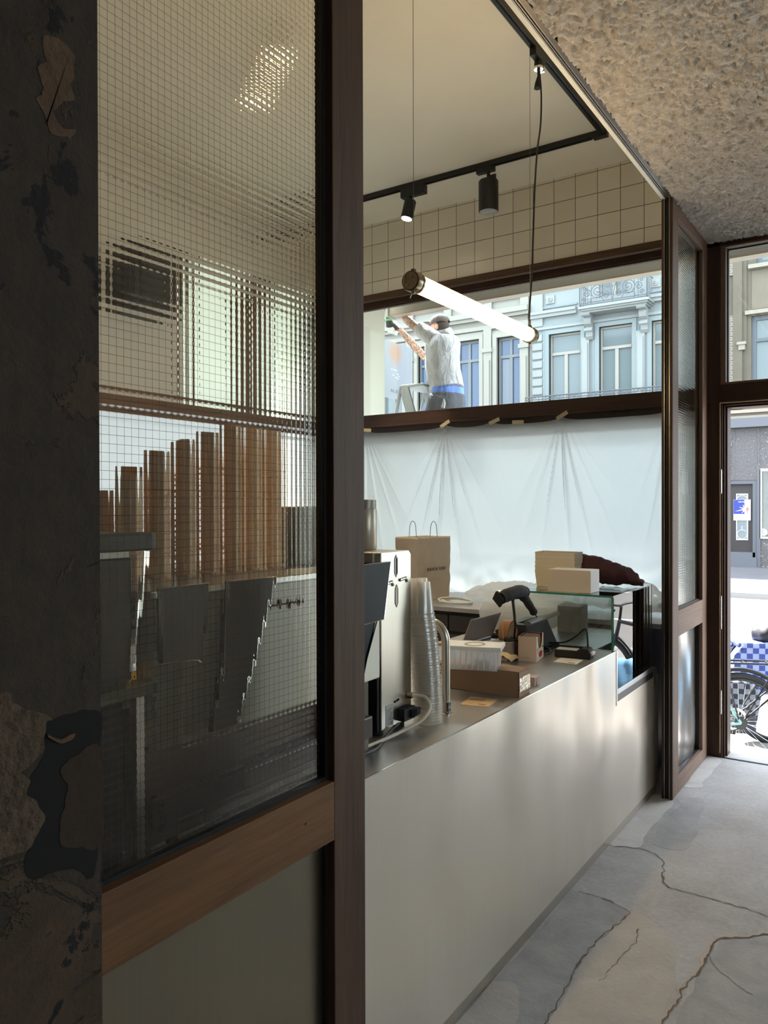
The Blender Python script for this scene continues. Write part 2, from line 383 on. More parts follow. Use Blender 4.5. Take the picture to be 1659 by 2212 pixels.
blob('trim_7', [(-0.99,4.3),(-1.0,4.42),(-0.9,4.45),(-0.86,4.2),(-0.83,3.85),(-0.9,3.72),(-0.99,3.75),(-1.0,4.0)], 0.0008, skim_dark, 'dark ring stained patch on the floor by the partition end', 0.03)
def crack(name, pts, wd, label, m=crackm, z=0.0024):
    P = spline([(*p, 0) for p in pts], 9); bm = BM(); L = []
    for i, p in enumerate(P):
        d = (P[min(i+1, len(P)-1)]-P[max(i-1, 0)]).normalized(); n = Vector((-d.y, d.x, 0))
        p = p+n*noise.noise(p*30)*0.012; h = wd*(0.35+abs(noise.noise(p*25+Vector((3, 3, 3))))*2)
        L.append((bm.verts.new(p+n*h+Vector((0, 0, z))), bm.verts.new(p-n*h+Vector((0, 0, z)))))
    for a, b in zip(L, L[1:]): bm.faces.new((a[0], a[1], b[1], b[0]))
    return struct(name, bm, m, label=label)
crack('trim_8', [(-1.117,3.611),(-1.018,3.653),(-0.946,3.632),(-0.887,3.561),(-0.855,3.417),(-0.812,3.349),(-0.737,3.343),(-0.622,3.339),(-0.512,3.335),(-0.3,3.30),(0.1,3.35)], 0.0035, 'long curved floor crack from the counter across the floor')
crack('trim_9', [(-1.116,3.101),(-1.011,3.098),(-0.903,3.059),(-0.894,2.982),(-0.926,2.838),(-0.934,2.718),(-0.936,2.57),(-0.922,2.446),(-0.913,2.2)], 0.003, 'bent floor crack edging the dark cement patch')
crack('trim_10', [(-0.62,2.3),(-0.614,2.464),(-0.602,2.579),(-0.603,2.682),(-0.576,2.835),(-0.578,2.969),(-0.558,3.061),(-0.479,3.12),(-0.414,3.186),(-0.2,3.25)], 0.011, 'pale broken lip along the crumbled floor crack', crumb, 0.0022)
crack('trim_11', [(-0.617,2.3),(-0.611,2.464),(-0.599,2.579),(-0.600,2.682),(-0.572,2.835),(-0.573,2.969),(-0.553,3.055),(-0.476,3.114),(-0.41,3.18),(-0.2,3.245)], 0.005, 'crumbled brown floor crack near the bottom of the view')
crack('trim_12', [(-0.83,2.95),(-0.81,2.85),(-0.83,2.7),(-0.84,2.55)], 0.002, 'hairline floor crack in the tan cement')
crack('trim_13', [(-0.548,2.907),(-0.53,2.86),(-0.504,2.832),(-0.452,2.794),(-0.405,2.761)], 0.010, 'row of scraped marks in the grey cement', skim_dark)
# stucco ceiling of the passage: rough geometry where it is close, plain beyond
bm = BM(); st = 0.0095; x0, x1, y0, y1 = XF, 0.55, 2.0, 5.30; nx, ny = int((x1-x0)/st), int((y1-y0)/st); G = []
for j in range(ny+1):
    row = []
    for i in range(nx+1):
        p = Vector((x0+i*st, y0+j*st, 0)); q = p*38; wv = noise.noise_vector(p*22)*0.55
        h = noise.noise(q+wv*3)*0.5+noise.noise(q*2.1+wv)*0.45; h = (abs(h)*-1.9+0.4)
        hb = noise.noise(p*11)*0.35
        row.append(bm.verts.new((p.x, p.y, ZC-0.004-0.030*(h+hb))))
    G.append(row)
for j in range(ny):
    for i in range(nx): bm.faces.new((G[j][i], G[j][i+1], G[j+1][i+1], G[j+1][i]))
box(bm, XF, 3.6, -3.4, 2.0, ZC, ZC+0.15); box(bm, 0.55, 3.6, 2.0, 5.45, ZC, ZC+0.15); box(bm, XF, 0.55, 2.0, 5.45, ZC+0.07, ZC+0.17)
ceil_ = struct('ceiling', bm, stuccom, label='rough beige stucco ceiling over the passage', smooth=True, autos=False)
bm = box(BM(), -6.2, -1.06, -1.2, 5.45, 3.94, 4.05); struct('ceiling_1', bm, plaster, label='smooth cream ceiling over the counter room')
bm = box(BM(), XB, XF, -1.2, 5.27, ZC+0.055, 3.96); struct('wall_bulkhead', bm, wallwhite, label='upright strip of wall above the partition track')
bm = box(BM(), -4.35, XB, 5.27, 5.45, 3.356, 3.96); struct('wall_front', bm, tilem, label='square beige tiled wall above the street window')
bm = box(BM(), -1.06, 3.6, 5.27, 5.45, ZC, 4.4); struct('wall_front_upper', bm, wallwhite, label='wall above the passage door')
bm = box(BM(), 2.2, 3.6, 5.27, 5.45, 0, ZC); struct('wall_front_right', bm, wallwhite, label='wall right of the passage door')
bm = wall_hole_x(2.3, 2.45, -0.4, 5.45, 0, ZC, (0.6, 1.9, 1.2, 2.4)); struct('wall_right', bm, wallwhite, label='white wall on the far side of the passage near the street')
bm = box(BM(), 2.3, 2.45, -3.4, -0.4, 0, ZC); struct('wall_right_rear', bm, rawwall, label='plain wall on the far side of the passage')
bm = box(BM(), -1.2, 3.6, -3.5, -3.4, 0, ZC); struct('wall_rear', bm, rawwall, label='plain wall at the back of the passage')
bm = box(BM(), -6.2, -1.1, -1.3, -1.2, 0, 3.94); struct('wall_back', bm, wallwhite, label='plain back wall of the counter room')
bm = BM(); box(bm, -4.5, -4.35, -1.2, 2.4, 0, 3.94); box(bm, -4.5, -4.35, 2.4, 5.45, 3.36, 3.94); box(bm, -4.5, -4.35, 2.4, 5.45, 0, 0.85); box(bm, -4.5, -4.35, 2.4, 3.85, 2.3, 3.36); box(bm, -4.5, -4.35, 5.2, 5.45, 0, 3.4)
struct('wall_left', bm, wallwhite, label='white left wall of the counter room')
bm = box(BM(), -4.35, -1.1, 5.29, 5.45, 0.0, 0.86); struct('wall_front_sill', bm, wallwhite, label='low wall under the street window')
bm = BM(); box(bm, -1.028, -0.90, -3.4, 0.652, 0, ZC)
for f in list(bm.faces): pass
wpil = struct('wall_pillar', bm, pillarm, label='dark flaking raw concrete pillar at the left edge')
def flake(name, pts, d0, d1, m, jit=0.004):
    P = spline([(0, *p) for p in pts]+[(0, *pts[0])], 6)[:-1]; P = [(p.y+noise.noise(p*70)*jit, p.z+noise.noise(p*70+Vector((5, 1, 2)))*jit) for p in P]
    return obj(name, prism(BM(), P, FX, d0, d1), m, wpil)
flk = mat('tan flaked plaster', S(88, 66, 46), 0.9, var=0.18, vscale=40, bump=0.004, bscale=90); hol = mat('near black hollow', S(16, 11, 9), 0.9); brn = mat('bare brown patch', S(52, 36, 22), 0.9, var=0.12, vscale=50, bump=0.002)
crk = mat('crumbled pale plaster', S(84, 68, 52), 0.95, var=0.3, vscale=45, bump=0.010, bscale=70)
flake('flaked_patch', [(0.574, 2.176), (0.583, 2.199), (0.603, 2.199), (0.616, 2.185), (0.613, 2.141), (0.596, 2.122), (0.591, 2.099), (0.615, 2.091), (0.602, 2.077), (0.583, 2.081), (0.573, 2.095), (0.567, 2.133)], -0.901, -0.8992, flk, 0.012)
flake('spalled_hollow', [(0.571, 1.331), (0.595, 1.331), (0.648, 1.326), (0.6515, 1.275), (0.642, 1.114), (0.608, 1.128), (0.547, 1.142), (0.547, 1.18), (0.568, 1.204), (0.56, 1.231), (0.543, 1.246), (0.553, 1.269), (0.568, 1.288)], -0.901, -0.8995, hol)  # dark void drawn as a flat near-black patch
flake('bare_patch', [(0.62, 1.277), (0.6515, 1.273), (0.6515, 1.152), (0.619, 1.151), (0.589, 1.17), (0.595, 1.21), (0.6, 1.243), (0.592, 1.265)], -0.901, -0.8988, brn)
flake('plaster_curl', [(0.571, 1.314), (0.587, 1.304), (0.61, 1.305), (0.606, 1.298), (0.587, 1.299), (0.574, 1.308)], -0.901, -0.896, flk, 0.002)
flake('crumbled_area', [(0.44, 1.38), (0.512, 1.379), (0.533, 1.359), (0.556, 1.347), (0.579, 1.334), (0.571, 1.329), (0.566, 1.299), (0.548, 1.28), (0.535, 1.274), (0.55, 1.262), (0.543, 1.248), (0.558, 1.229), (0.568, 1.206), (0.547, 1.18), (0.525, 1.177), (0.44, 1.19)], -0.901, -0.8975, crk)
# street window of the counter room
win = thing('window_1', None, None, (-2.7, 5.27, 0.86)); win['kind'] = 'structure'; win['label'] = 'wide street window with brown frame, clear above and filmed below'
bm = BM(); box(bm, -4.35, -1.0, 5.255, 5.30, 3.305, 3.356); box(bm, -4.35, -1.0, 5.30, 5.42, 3.325, 3.356); obj('lintel', bm, wood_x, win)
bm = BM(); box(bm, -4.35, -1.0, 5.34, 5.37, 3.275, 3.33); box(bm, -4.35, -1.0, 5.36, 5.40, 3.262, 3.3); obj('top_frame', bm, wood_dark_x, win)
bm = BM(); box(bm, -4.35, -1.0, 5.27, 5.40, 2.262, 2.362); box(bm, -4.35, -1.0, 5.25, 5.28, 2.256, 2.268); obj('transom', bm, wood_dark_x, win, bevel=0.003)
bm = BM(); box(bm, -4.35, -1.0, 5.33, 5.40, 2.13, 2.262); obj('lower_frame', bm, mat('dark frame', S(62, 50, 46), 0.6), win)
bm = BM(); box(bm, -4.35, -4.27, 5.27, 5.40, 0.86, 3.34); obj('frame_left', bm, wood_z, win)
bm = box(BM(), -4.3, -1.0, 5.372, 5.384, 2.362, 3.27); obj('upper_pane', bm, pane_glass, win)
bm = box(BM(), -4.3, -1.0, 5.372, 5.384, 0.86, 2.14); obj('lower_pane', bm, pane_glass, win)
bm = box(BM(), -4.3, -1.0, 5.366, 5.372, 2.362, 2.369); obj('glazing_bead', bm, grey_alu, win)
# window in the left wall
w2 = thing('window_2', None, None, (-4.42, 4.2, 0.85)); w2['kind'] = 'structure'; w2['label'] = 'side window in the left wall seen through wired glass'
bm = BM(); box(bm, -4.46, -4.33, 2.4, 5.27, 2.255, 2.37); box(bm, -4.46, -4.36, 3.85, 3.92, 2.37, 3.36); box(bm, -4.46, -4.36, 4.5, 4.72, 2.37, 3.36); obj('frame', bm, wood_y, w2)
bm = box(BM(), -4.43, -4.42, 3.9, 5.2, 2.37, 3.36); obj('upper_pane', bm, bright_film, w2)  # translucent film added so the upper pane glows bright
bm = box(BM(), -4.43, -4.42, 2.4, 5.2, 0.85, 2.26); obj('lower_pane', bm, frosted, w2)
# passage door and transom light
dr = thing('door_1', None, None, (-0.5, 5.3, 0)); dr['kind'] = 'structure'; dr['label'] = 'brown timber street door frame of the passage'
bm = BM(); box(bm, -1.045, -0.962, 5.262, 5.42, 0, 3.285); obj('jamb', bm, wood_dark, dr, bevel=0.003)
bm = BM(); box(bm, 0.06, 0.14, 5.262, 5.42, 0, 3.285); obj('jamb', bm, wood_dark, dr, bevel=0.003)
bm = BM(); box(bm, -0.962, 0.06, 5.262, 5.42, 2.262, 2.37); obj('transom', bm, wood_dark_x, dr, bevel=0.003)
bm = BM(); box(bm, -1.045, 0.14, 5.262, 5.42, 3.25, 3.285); obj('head', bm, wood_dark_x, dr)
bm = BM(); rectring(bm, R4(-0.962, 0.06, 2.37, 3.25), R4(-0.932, 0.03, 2.385, 3.238), FY, 5.275, 5.36); obj('bead', bm, wood_pale, dr, bevel=0.002)
bm = BM(); rectring(bm, R4(-0.932, 0.03, 2.385, 3.238), R4(-0.925, 0.023, 2.391, 3.231), FY, 5.335, 5.37); obj('gasket', bm, black, dr)
obj('pane', box(BM(), -0.93, 0.03, 5.35, 5.36, 2.385, 3.235), pane_glass, dr)
bm = BM()
for k, (xx, yy, m_) in enumerate(((-0.962, 5.268, 0), (-0.950, 5.285, 0), (-0.938, 5.31, 0))):
    box(bm, xx, xx+0.012, yy, 5.42, 0.0, 2.262-0.01*k); box(bm, xx, 0.06-0.01*k, yy, 5.42, 2.262-0.012*(k+1), 2.262-0.012*k)
obj('rebate', bm, wood_dark, dr, bevel=0.0015)
bm = BM(); box(bm, -0.964, -0.959, 5.255, 5.262, 0.03, 2.255); box(bm, -0.962, 0.06, 5.255, 5.262, 2.251, 2.256); obj('brass_strip', bm, mat('tan edge strip', S(190, 160, 120), 0.5), dr)
for z0, z1 in ((1.68, 1.83), (0.28, 0.43), (0.82, 1.03)):
    bm = BM(); cyl(bm, (-0.958, 5.255, z0), (-0.958, 5.255, z1), 0.008); box(bm, -0.962, -0.952, 5.25, 5.258, z0+0.01, z1-0.01)
    for k in range(4): cyl(bm, (-0.958, 5.255, z0+(k+0.5)*(z1-z0)/4-0.002), (-0.958, 5.255, z0+(k+0.5)*(z1-z0)/4+0.002), 0.0095)
    obj('hinge', bm, chrome, dr, smooth=True)
bm = box(BM(), -1.0, 0.1, 5.258, 5.275, 0.0, 0.004); obj('sill_gap_shade', bm, black, dr)  # black strip standing for the shade in the door sill gap
bm = BM(); box(bm, -0.955, 0.1, 5.275, 5.62, -0.36, -0.002); box(bm, -1.35, -0.955, 5.46, 5.86, -0.36, -0.004); struct('doorstep_slab', bm, mat('pale stone slab', S(176, 175, 172), 0.7, var=0.04), label='pale stone doorstep outside the passage door')

w3 = thing('window_3', None, None, (1.7, 5.3, 0)); w3['kind'] = 'structure'; w3['label'] = 'wide unseen window added right of the passage door for daylight'  # unseen window, added to let more street light into the passage
bm = BM(); rectring(bm, R4(0.14, 2.2, 0.0, 3.285), R4(0.22, 2.12, 0.25, 3.24), FY, 5.262, 5.42); obj('frame', bm, wood_dark, w3); obj('pane', box(BM(), 0.21, 2.13, 5.35, 5.36, 0.24, 3.25), pane_glass, w3)
w4 = thing('window_4', None, None, (2.37, 1.25, 1.2)); w4['kind'] = 'structure'; w4['label'] = 'small unseen window added behind the viewer to light the passage'  # unseen window, added to brighten the counter front and near floor
bm = BM(); rectring(bm, R4(0.6, 1.9, 1.2, 2.4), R4(0.66, 1.84, 1.26, 2.34), FX, 2.31, 2.42); obj('frame', bm, wood_dark, w4); obj('pane', box(BM(), 2.36, 2.37, 0.65, 1.85, 1.25, 2.35), pane_glass, w4)
# ---------------------------------------------------------------- sliding partitions
def partition(y0, y1, label, near_end, glass_y, zmid, far=False):
    t = thing('sliding_partition', label, 'partition', ((XF+XB)/2, (y0+y1)/2, 0))
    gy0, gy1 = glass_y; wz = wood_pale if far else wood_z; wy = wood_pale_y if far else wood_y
    zb, zt = 0.075, 3.195
    obj('stile', box(BM(), XB, XF, gy1, y1, 0.004, ZC-0.004), wz, t, bevel=0.002)
    obj('stile', box(BM(), XB, XF, y0, gy0, 0.004, ZC-0.004), wz, t, bevel=0.002)
    obj('top_rail', box(BM(), XB, XF, gy0, gy1, zt, ZC-0.004), wy, t, bevel=0.002)
    obj('middle_rail', box(BM(), XB, XF, gy0, gy1, zmid[0], zmid[1]), wy, t, bevel=0.002)
    obj('bottom_rail', box(BM(), XB, XF, gy0, gy1, 0.004, zb), wy, t, bevel=0.002)
    bm = BM(); rectring(bm, R4(gy0, gy1, zmid[1], zt), R4(gy0+0.008, gy1-0.008, zmid[1]+0.008, zt-0.008), FX, -1.074, -1.055)
    rectring(bm, R4(gy0, gy1, zb, zmid[0]), R4(gy0+0.006, gy1-0.006, zb+0.006, zmid[0]-0.006), FX, -1.074, -1.056); obj('gasket', bm, black, t)
    g = obj('wired_glass_pane', box(BM(), -1.0680, -1.0610, gy0+0.004, gy1-0.004, zmid[1]+0.004, zt-0.004), wglass, t)
    bm = BM(); p = 0.0145; r = 0.0003
    n = int((gy1-gy0-0.01)/p); ya = gy0+0.006
    def wire(a, b):
        a, b = Vector(a), Vector(b); d = (b-a).normalized(); u, v = frame_of(d)
        A = [bm.verts.new(a+(u*cx+v*cy_)*r) for cx, cy_ in ((1, 0), (0, 1), (-1, 0), (0, -1))]; B = [bm.verts.new(b+(u*cx+v*cy_)*r) for cx, cy_ in ((1, 0), (0, 1), (-1, 0), (0, -1))]
        for k in range(4): bm.faces.new((A[k], A[(k+1) % 4], B[(k+1) % 4], B[k]))
    for k in range(n+1): wire((-1.0645, ya+k*p, zmid[1]+0.005), (-1.0645, ya+k*p, zt-0.005))
    z = zmid[1]+0.01
    while z < zt-0.006: wire((-1.0648, gy0+0.005, z), (-1.0648, gy1-0.005, z)); z += p
    obj('wire_mesh', bm, mat('grey wire', S(96, 92, 84), 0.5, 0.6), g)
    if far:
        bm = BM(); n, m_ = 40, 44; G = []
        for j in range(m_+1):
            row = []
            for i in range(n+1):
                u, v = i/n, j/m_; bow = min(1, u/0.8) if u < 0.8 else 1-(u-0.8)/0.2*0.5
                s_ = 0.8+0.35*math.sin(v*5.2+u*2.0); xx = -1.086+0.030*bow*s_*math.sin(PI*min(1, max(0.0, 0.12+v*0.8)))+0.003*noise.noise(Vector((u*3, v*4, 2)))
                row.append(bm.verts.new((xx, gy0+(gy1-gy0)*u, zb+(zmid[0]-zb)*v)))
            G.append(row)
        for j in range(m_):
            for i in range(n): bm.faces.new((G[j][i], G[j][i+1], G[j+1][i+1], G[j+1][i]))
        obj('lower_panel', bm, panel_mirror, t, smooth=True, autos=False)
    else: obj('lower_panel', box(BM(), -1.072, -1.066, gy0, gy1, zb, zmid[0]), panel_dark, t)
    return t
p1 = partition(0.30, 1.4605, 'near sliding partition with brown frame and large wired glass pane by the concrete pillar', True, (0.42, 1.344), (0.868, 0.997))
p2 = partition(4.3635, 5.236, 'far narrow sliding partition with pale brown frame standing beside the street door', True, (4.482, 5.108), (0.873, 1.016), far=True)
bm = BM(); obj('peg_hole', cyl(bm, (XF+0.0005, 1.245, 0.937), (XF-0.01, 1.245, 0.937), 0.0035), black, p1)
t = thing('partition_end_channel', 'upright channel of brown, silver and black strips closing the far partition', 'channel', (-1.063, 4.352, 0))
obj('cover_strip', box(BM(), -1.050, XF, 4.345, 4.363, 0.0, ZC), wood_dark, t, bevel=0.002)
obj('cover_strip', box(BM(), -1.092, -1.078, 4.345, 4.363, 0.0, ZC), wood_dark, t, bevel=0.002)
obj('groove', box(BM(), -1.078, -1.050, 4.356, 4.362, 0.0, ZC), blackgloss, t)
for xx in (-1.0515, -1.0785): obj('silver_lip', box(BM(), xx, xx+0.003, 4.343, 4.36, 0.0, ZC), alu, t)
for xx in (-1.060, -1.069): obj('brush_fin', box(BM(), xx, xx+0.0025, 4.350, 4.36, 0.0, ZC), darkalu, t)
t = thing('ceiling_track', 'long ceiling track of white and grey profiles running along the stucco edge', 'track', (-1.063, 1.8, ZC))
obj('white_profile', box(BM(), -1.092, -1.0735, 0.735, 4.40, ZC-0.010, ZC+0.056), white_paint, t)
bm = BM(); box(bm, -1.0735, -1.0525, 0.735, 4.345, ZC+0.004, ZC+0.056)
for xx in (-1.0735, -1.066, -1.0565): box(bm, xx, xx+0.0035, 0.735, 4.345, ZC-0.008, ZC+0.004)
obj('guide_profile', bm, grey_alu, t, bevel=0.0008)
obj('dark_profile', box(BM(), -1.0525, XF, 0.735, 4.345, ZC-0.008, ZC+0.056), darkalu, t)
# ---------------------------------------------------------------- counters
ZT = 0.905
ct = thing('service_counter', 'long pale sheet-metal fronted service counter with dark steel worktop', 'counter', (-1.54, 2.1, 0))
bm = BM(); prism(bm, [(-0.6, 0.05), (4.465, 0.05), (4.465, 0.655), (3.712, 0.655), (3.712, ZT-0.001), (-0.6, ZT-0.001)], FX, -1.165, -1.14); obj('front_panel', bm, panel_steel, ct, bevel=0.0012)
obj('skirting', box(BM(), -1.16, -1.146, -0.6, 4.44, 0.0, 0.048), ss, ct)
bm = BM(); box(bm, -1.96, -1.1395, -0.6, 3.695, ZT-0.004, ZT); box(bm, -1.96, -1.9, -0.6, 3.69, 0.86, ZT-0.004); obj('worktop', bm, top_steel, ct, bevel=0.001)
obj('end_trim', box(BM(), -1.168, -1.138, 3.695, 3.712, 0.64, ZT), ss, ct)
obj('carcass', box(BM(), -1.9, -1.17, -0.6, 3.69, 0.08, ZT-0.01), black, ct)
obj('end_side', box(BM(), -1.9, -1.165, 4.44, 4.465, 0.05, 0.655), ss, ct)
obj('bright_edge', box(BM(), -1.1405, -1.1385, -0.6, 3.70, ZT-0.003, ZT+0.0005), chrome, ct)
cc = thing('glass_display_case', 'glass display case with green edges set into the far end of the counter', 'display case', (-1.41, 4.0, 0.655))
obj('base_rail', box(BM(), -1.66, -1.141, 3.715, 4.42, 0.656, 0.69), darkalu, cc)
obj('silver_rail', box(BM(), -1.158, -1.1385, 3.715, 4.36, 0.69, 0.716), alu, cc, bevel=0.003)
obj('end_bracket', box(BM(), -1.16, -1.138, 4.36, 4.425, 0.61, 0.70), ss, cc)
obj('well', box(BM(), -1.66, -1.16, 3.715, 4.34, 0.690, 0.697), black, cc)
obj('shelf', box(BM(), -1.66, -1.24, 3.70, 4.34, 0.893, 0.902), ss_x, cc)
obj('shelf_front', box(BM(), -1.25, -1.24, 3.72, 4.34, 0.697, 0.893), black, cc)
obj('side_pane', box(BM(), -1.150, -1.142, 3.668, 4.335, 0.70, 1.163), case_glass, cc)
obj('front_pane', box(BM(), -1.655, -1.150, 3.66, 3.668, ZT, 1.163), case_glass, cc)
obj('back_pane', box(BM(), -1.655, -1.150, 4.327, 4.335, 0.70, 1.163), case_glass, cc)
bm = BM(); box(bm, -1.660, -1.142, 3.658, 4.335, 1.163, 1.1725); obj('top_pane', bm, case_glass, cc)
obj('top_edge', box(BM(), -1.660, -1.142, 3.6565, 3.658, 1.163, 1.1725), edge_glass, cc)
obj('upright_edge', box(BM(), -1.151, -1.142, 3.6570, 3.659, ZT, 1.163), edge_glass, cc)
obj('rear_edge', box(BM(), -1.146, -1.1415, 4.335, 4.339, 0.70, 1.17), mat('dark glass edge', S(60, 66, 74), 0.3), cc)
bc = thing('back_counter', 'dark drawer-fronted back counter under the street window', 'counter', (-2.8, 4.87, 0))
obj('worktop', box(BM(), -4.34, -1.12, 4.44, 5.262, 0.912, 0.94), top_steel, bc, bevel=0.002)
dk = mat('anthracite front', S(58, 56, 54), 0.4)
obj('carcass', box(BM(), -4.34, -1.2, 4.50, 5.25, 0.06, 0.912), black, bc)
xx = -4.3; 
while xx < -1.3:
    obj('upper_drawer', box(BM(), xx+0.004, xx+0.596, 4.478, 4.50, 0.78, 0.885), dk, bc, bevel=0.002)
    obj('lower_drawer', box(BM(), xx+0.004, xx+0.596, 4.478, 4.50, 0.12, 0.76), dk, bc, bevel=0.002); xx += 0.602
# outside light over window: plastic sheet
def sheet():
    bm = BM(); x0, x1, n, m = -4.25, -1.10, 460, 110; G = []
    taps = [(-3.7, 2.22), (-2.937, 2.232), (-2.55, 2.225), (-1.998, 2.234), (-1.25, 2.22)]; amp = [0.5, 1.2, 0.12, 1.4, 0.9]
    for j in range(m+1):
        row = []
        for i in range(n+1):
            u = i/n; x = x0+(x1-x0)*u
            top = 2.203+0.006*noise.noise(Vector((x*2.3, 4, 0)))
            near = min(taps, key=lambda q: abs(q[0]-x))
            for tx, tz in taps: top = max(top, 2.203+0.03*math.exp(-abs(x-tx)/0.06))
            z = top-(top-0.95)*(j/m)**1.0
            y = 5.235
            for (tx, tz), a in zip(taps, amp):
                dx, dz = x-tx, tz-z+0.02; r = math.hypot(dx, dz); ang = math.atan2(dx, dz)
                fall = math.exp(-((r-0.25)/0.55)**2)*math.exp(-(ang/0.42)**2)
                y -= a*0.034*fall*(1-abs(math.sin(ang*17+tx*5+0.7*noise.noise(Vector((ang*5, tx, 0))))))**3.5*(0.6+0.8*abs(noise.noise(Vector((ang*7, tx, 3)))))
            y += 0.014*noise.noise(Vector((x*1.6, 0, z*1.6)))+0.006*noise.noise(Vector((x*5+z*2, 1, z*3)))
            if z < 1.25: y -= (1.25-z)*0.16*(0.7+0.5*noise.noise(Vector((x*3, 7, 0)))); y += 0.02*noise.noise(Vector((x*9, 3, z*9)))*(1.25-z)/0.3
            row.append(bm.verts.new((x, y, max(z, 0.944))))
        G.append(row)
    for j in range(m):
        for i in range(n): bm.faces.new((G[j][i], G[j][i+1], G[j+1][i+1], G[j+1][i]))
    return bm
ps = obj('plastic_sheet', sheet(), sheetm, smooth=True, autos=False); tag(ps, 'translucent white plastic sheet taped over the lower street window', 'plastic sheet')
mask = mat('masking tape', S(186, 170, 136), 0.6)
for k, (x, z, a, l_) in enumerate(((-3.68, 2.235, 0.1, 'masking tape strip at the left top corner of the plastic sheet'), (-2.94, 2.24, -0.5, 'masking tape strip holding the sheet above the paper bag'), (-2.52, 2.235, -0.35, 'slanted masking tape strip near the middle of the sheet top'), (-2.33, 2.215, 0.05, 'flat pale masking tape strip right of the slanted one'), (-1.995, 2.242, -0.5, 'masking tape strip where the strongest folds of the sheet gather'))):
    M_ = Matrix.Translation((x, 5.228, z)) @ Matrix.Rotation(a, 4, 'Y')
    bm = BM(); box(bm, -0.045, 0.045, -0.001, 0.001, -0.014, 0.014, M=M_)
    tag(obj('tape_strip', bm, mask), l_, 'tape', 'tape strips holding the plastic sheet')
# ---------------------------------------------------------------- the street
GZ = -0.36
def asphalt(name, a, b, sc_=60):
    t = NT(name); v = t.pos(); n = t.noise(v, sc_, 5, 0.75); m = t.noise(v, 0.7, 4, 0.6)
    t.link(t.mix(0.5, t.ramp(n, [(0.3, a), (0.7, b)]), t.ramp(m, [(0.35, a), (0.65, b)])), t.bsdf.inputs['Base Color']); t.bsdf.inputs['Roughness'].default_value = 0.85; t.bump(n, 0.004); return t.m
road_m = asphalt('pale worn asphalt', S(78, 76, 73), S(98, 95, 91))
def pavers():
    t = NT('pavement slabs'); g = t.pos((1, 1, 1)); br = t.n.new('ShaderNodeTexBrick'); br.inputs['Scale'].default_value = 1; br.inputs['Brick Width'].default_value = 0.3; br.inputs['Row Height'].default_value = 0.3; br.inputs['Mortar Size'].default_value = 0.006
    br.inputs['Color1'].default_value = S(116, 113, 109); br.inputs['Color2'].default_value = S(116, 113, 109); br.inputs['Mortar'].default_value = S(110, 104, 98); t.link(g, br.inputs['Vector']); t.link(br.outputs['Color'], t.bsdf.inputs['Base Color']); t.bsdf.inputs['Roughness'].default_value = 0.85; return t.m
pav = pavers(); kerbm = mat('bluestone kerb', S(127, 125, 124), 0.8)
struct('pavement_near', box(BM(), -40, 40, 5.45, 10.6, GZ-0.2, GZ), pav, label='near pavement outside the shop')
struct('kerb_near', box(BM(), -40, 40, 10.6, 10.78, GZ-0.2, GZ+0.003), kerbm, label='near kerb stone of the street')
struct('road', box(BM(), -40, 40, 10.78, 18.4, GZ-0.3, GZ-0.06), road_m, label='pale sunlit asphalt road')
struct('road_marking', box(BM(), -40, 40, 13.7, 13.82, GZ-0.07, GZ-0.054), mat('road paint', S(228, 226, 220), 0.8), label='white line along the road')
struct('kerb_far', box(BM(), -40, 40, 18.4, 18.6, GZ-0.2, GZ+0.06), kerbm, label='far kerb stone of the street')
struct('pavement_far', box(BM(), -40, 40, 18.6, 26.0, GZ-0.2, GZ+0.07), asphalt('far pavement', S(76, 75, 79), S(92, 91, 95), 20), label='grey pavement across the street')
YB = 26.0
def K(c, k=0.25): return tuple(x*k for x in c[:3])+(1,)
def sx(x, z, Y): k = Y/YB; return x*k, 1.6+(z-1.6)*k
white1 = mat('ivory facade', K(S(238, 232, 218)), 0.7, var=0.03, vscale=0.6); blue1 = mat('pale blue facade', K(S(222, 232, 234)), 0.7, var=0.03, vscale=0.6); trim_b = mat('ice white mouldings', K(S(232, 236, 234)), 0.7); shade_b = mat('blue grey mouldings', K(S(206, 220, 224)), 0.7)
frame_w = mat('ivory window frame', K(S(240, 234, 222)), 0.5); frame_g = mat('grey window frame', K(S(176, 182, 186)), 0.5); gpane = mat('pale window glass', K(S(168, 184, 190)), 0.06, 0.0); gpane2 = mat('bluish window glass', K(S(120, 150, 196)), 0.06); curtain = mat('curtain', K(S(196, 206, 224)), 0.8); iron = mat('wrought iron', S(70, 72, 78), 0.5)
def bwindow(p, x0, x1, z0, z1, zt, fm, gm, y=YB, fr=0.07, mull=True, double_top=False):
    f = BM(); rectring(f, R4(x0, x1, z0, z1), R4(x0+fr, x1-fr, z0+fr, z1-fr), FY, y+0.10, y+0.2); box(f, x0+fr, x1-fr, y+0.08, y+0.2, zt-0.05, zt+0.05)
    xm = (x0+x1)/2
    if mull: box(f, xm-0.06, xm+0.06, y+0.09, y+0.2, z0+fr, zt-0.05); 
    if double_top: box(f, xm-0.05, xm+0.05, y+0.1, y+0.2, zt+0.05, z1-fr)
    f = obj('window', f, fm, p); obj('pane', box(BM(), x0+fr, x1-fr, y+0.15, y+0.17, z0+fr, z1-fr), gm, f); return f
def surround(p, x0, x1, z0, z1, wd, m, y=YB, dep=0.08): 
    bm = BM(); rectring(bm, R4(x0-wd, x1+wd, z0, z1+wd), R4(x0, x1, z0, z1), FY, y-dep, y+0.1); rectring(bm, R4(x0-wd-0.1, x1+wd+0.1, z0, z1+wd+0.1), R4(x0-wd, x1+wd, z0, z1+wd), FY, y-dep*0.5, y+0.05); return obj('window_surround', bm, m, p)
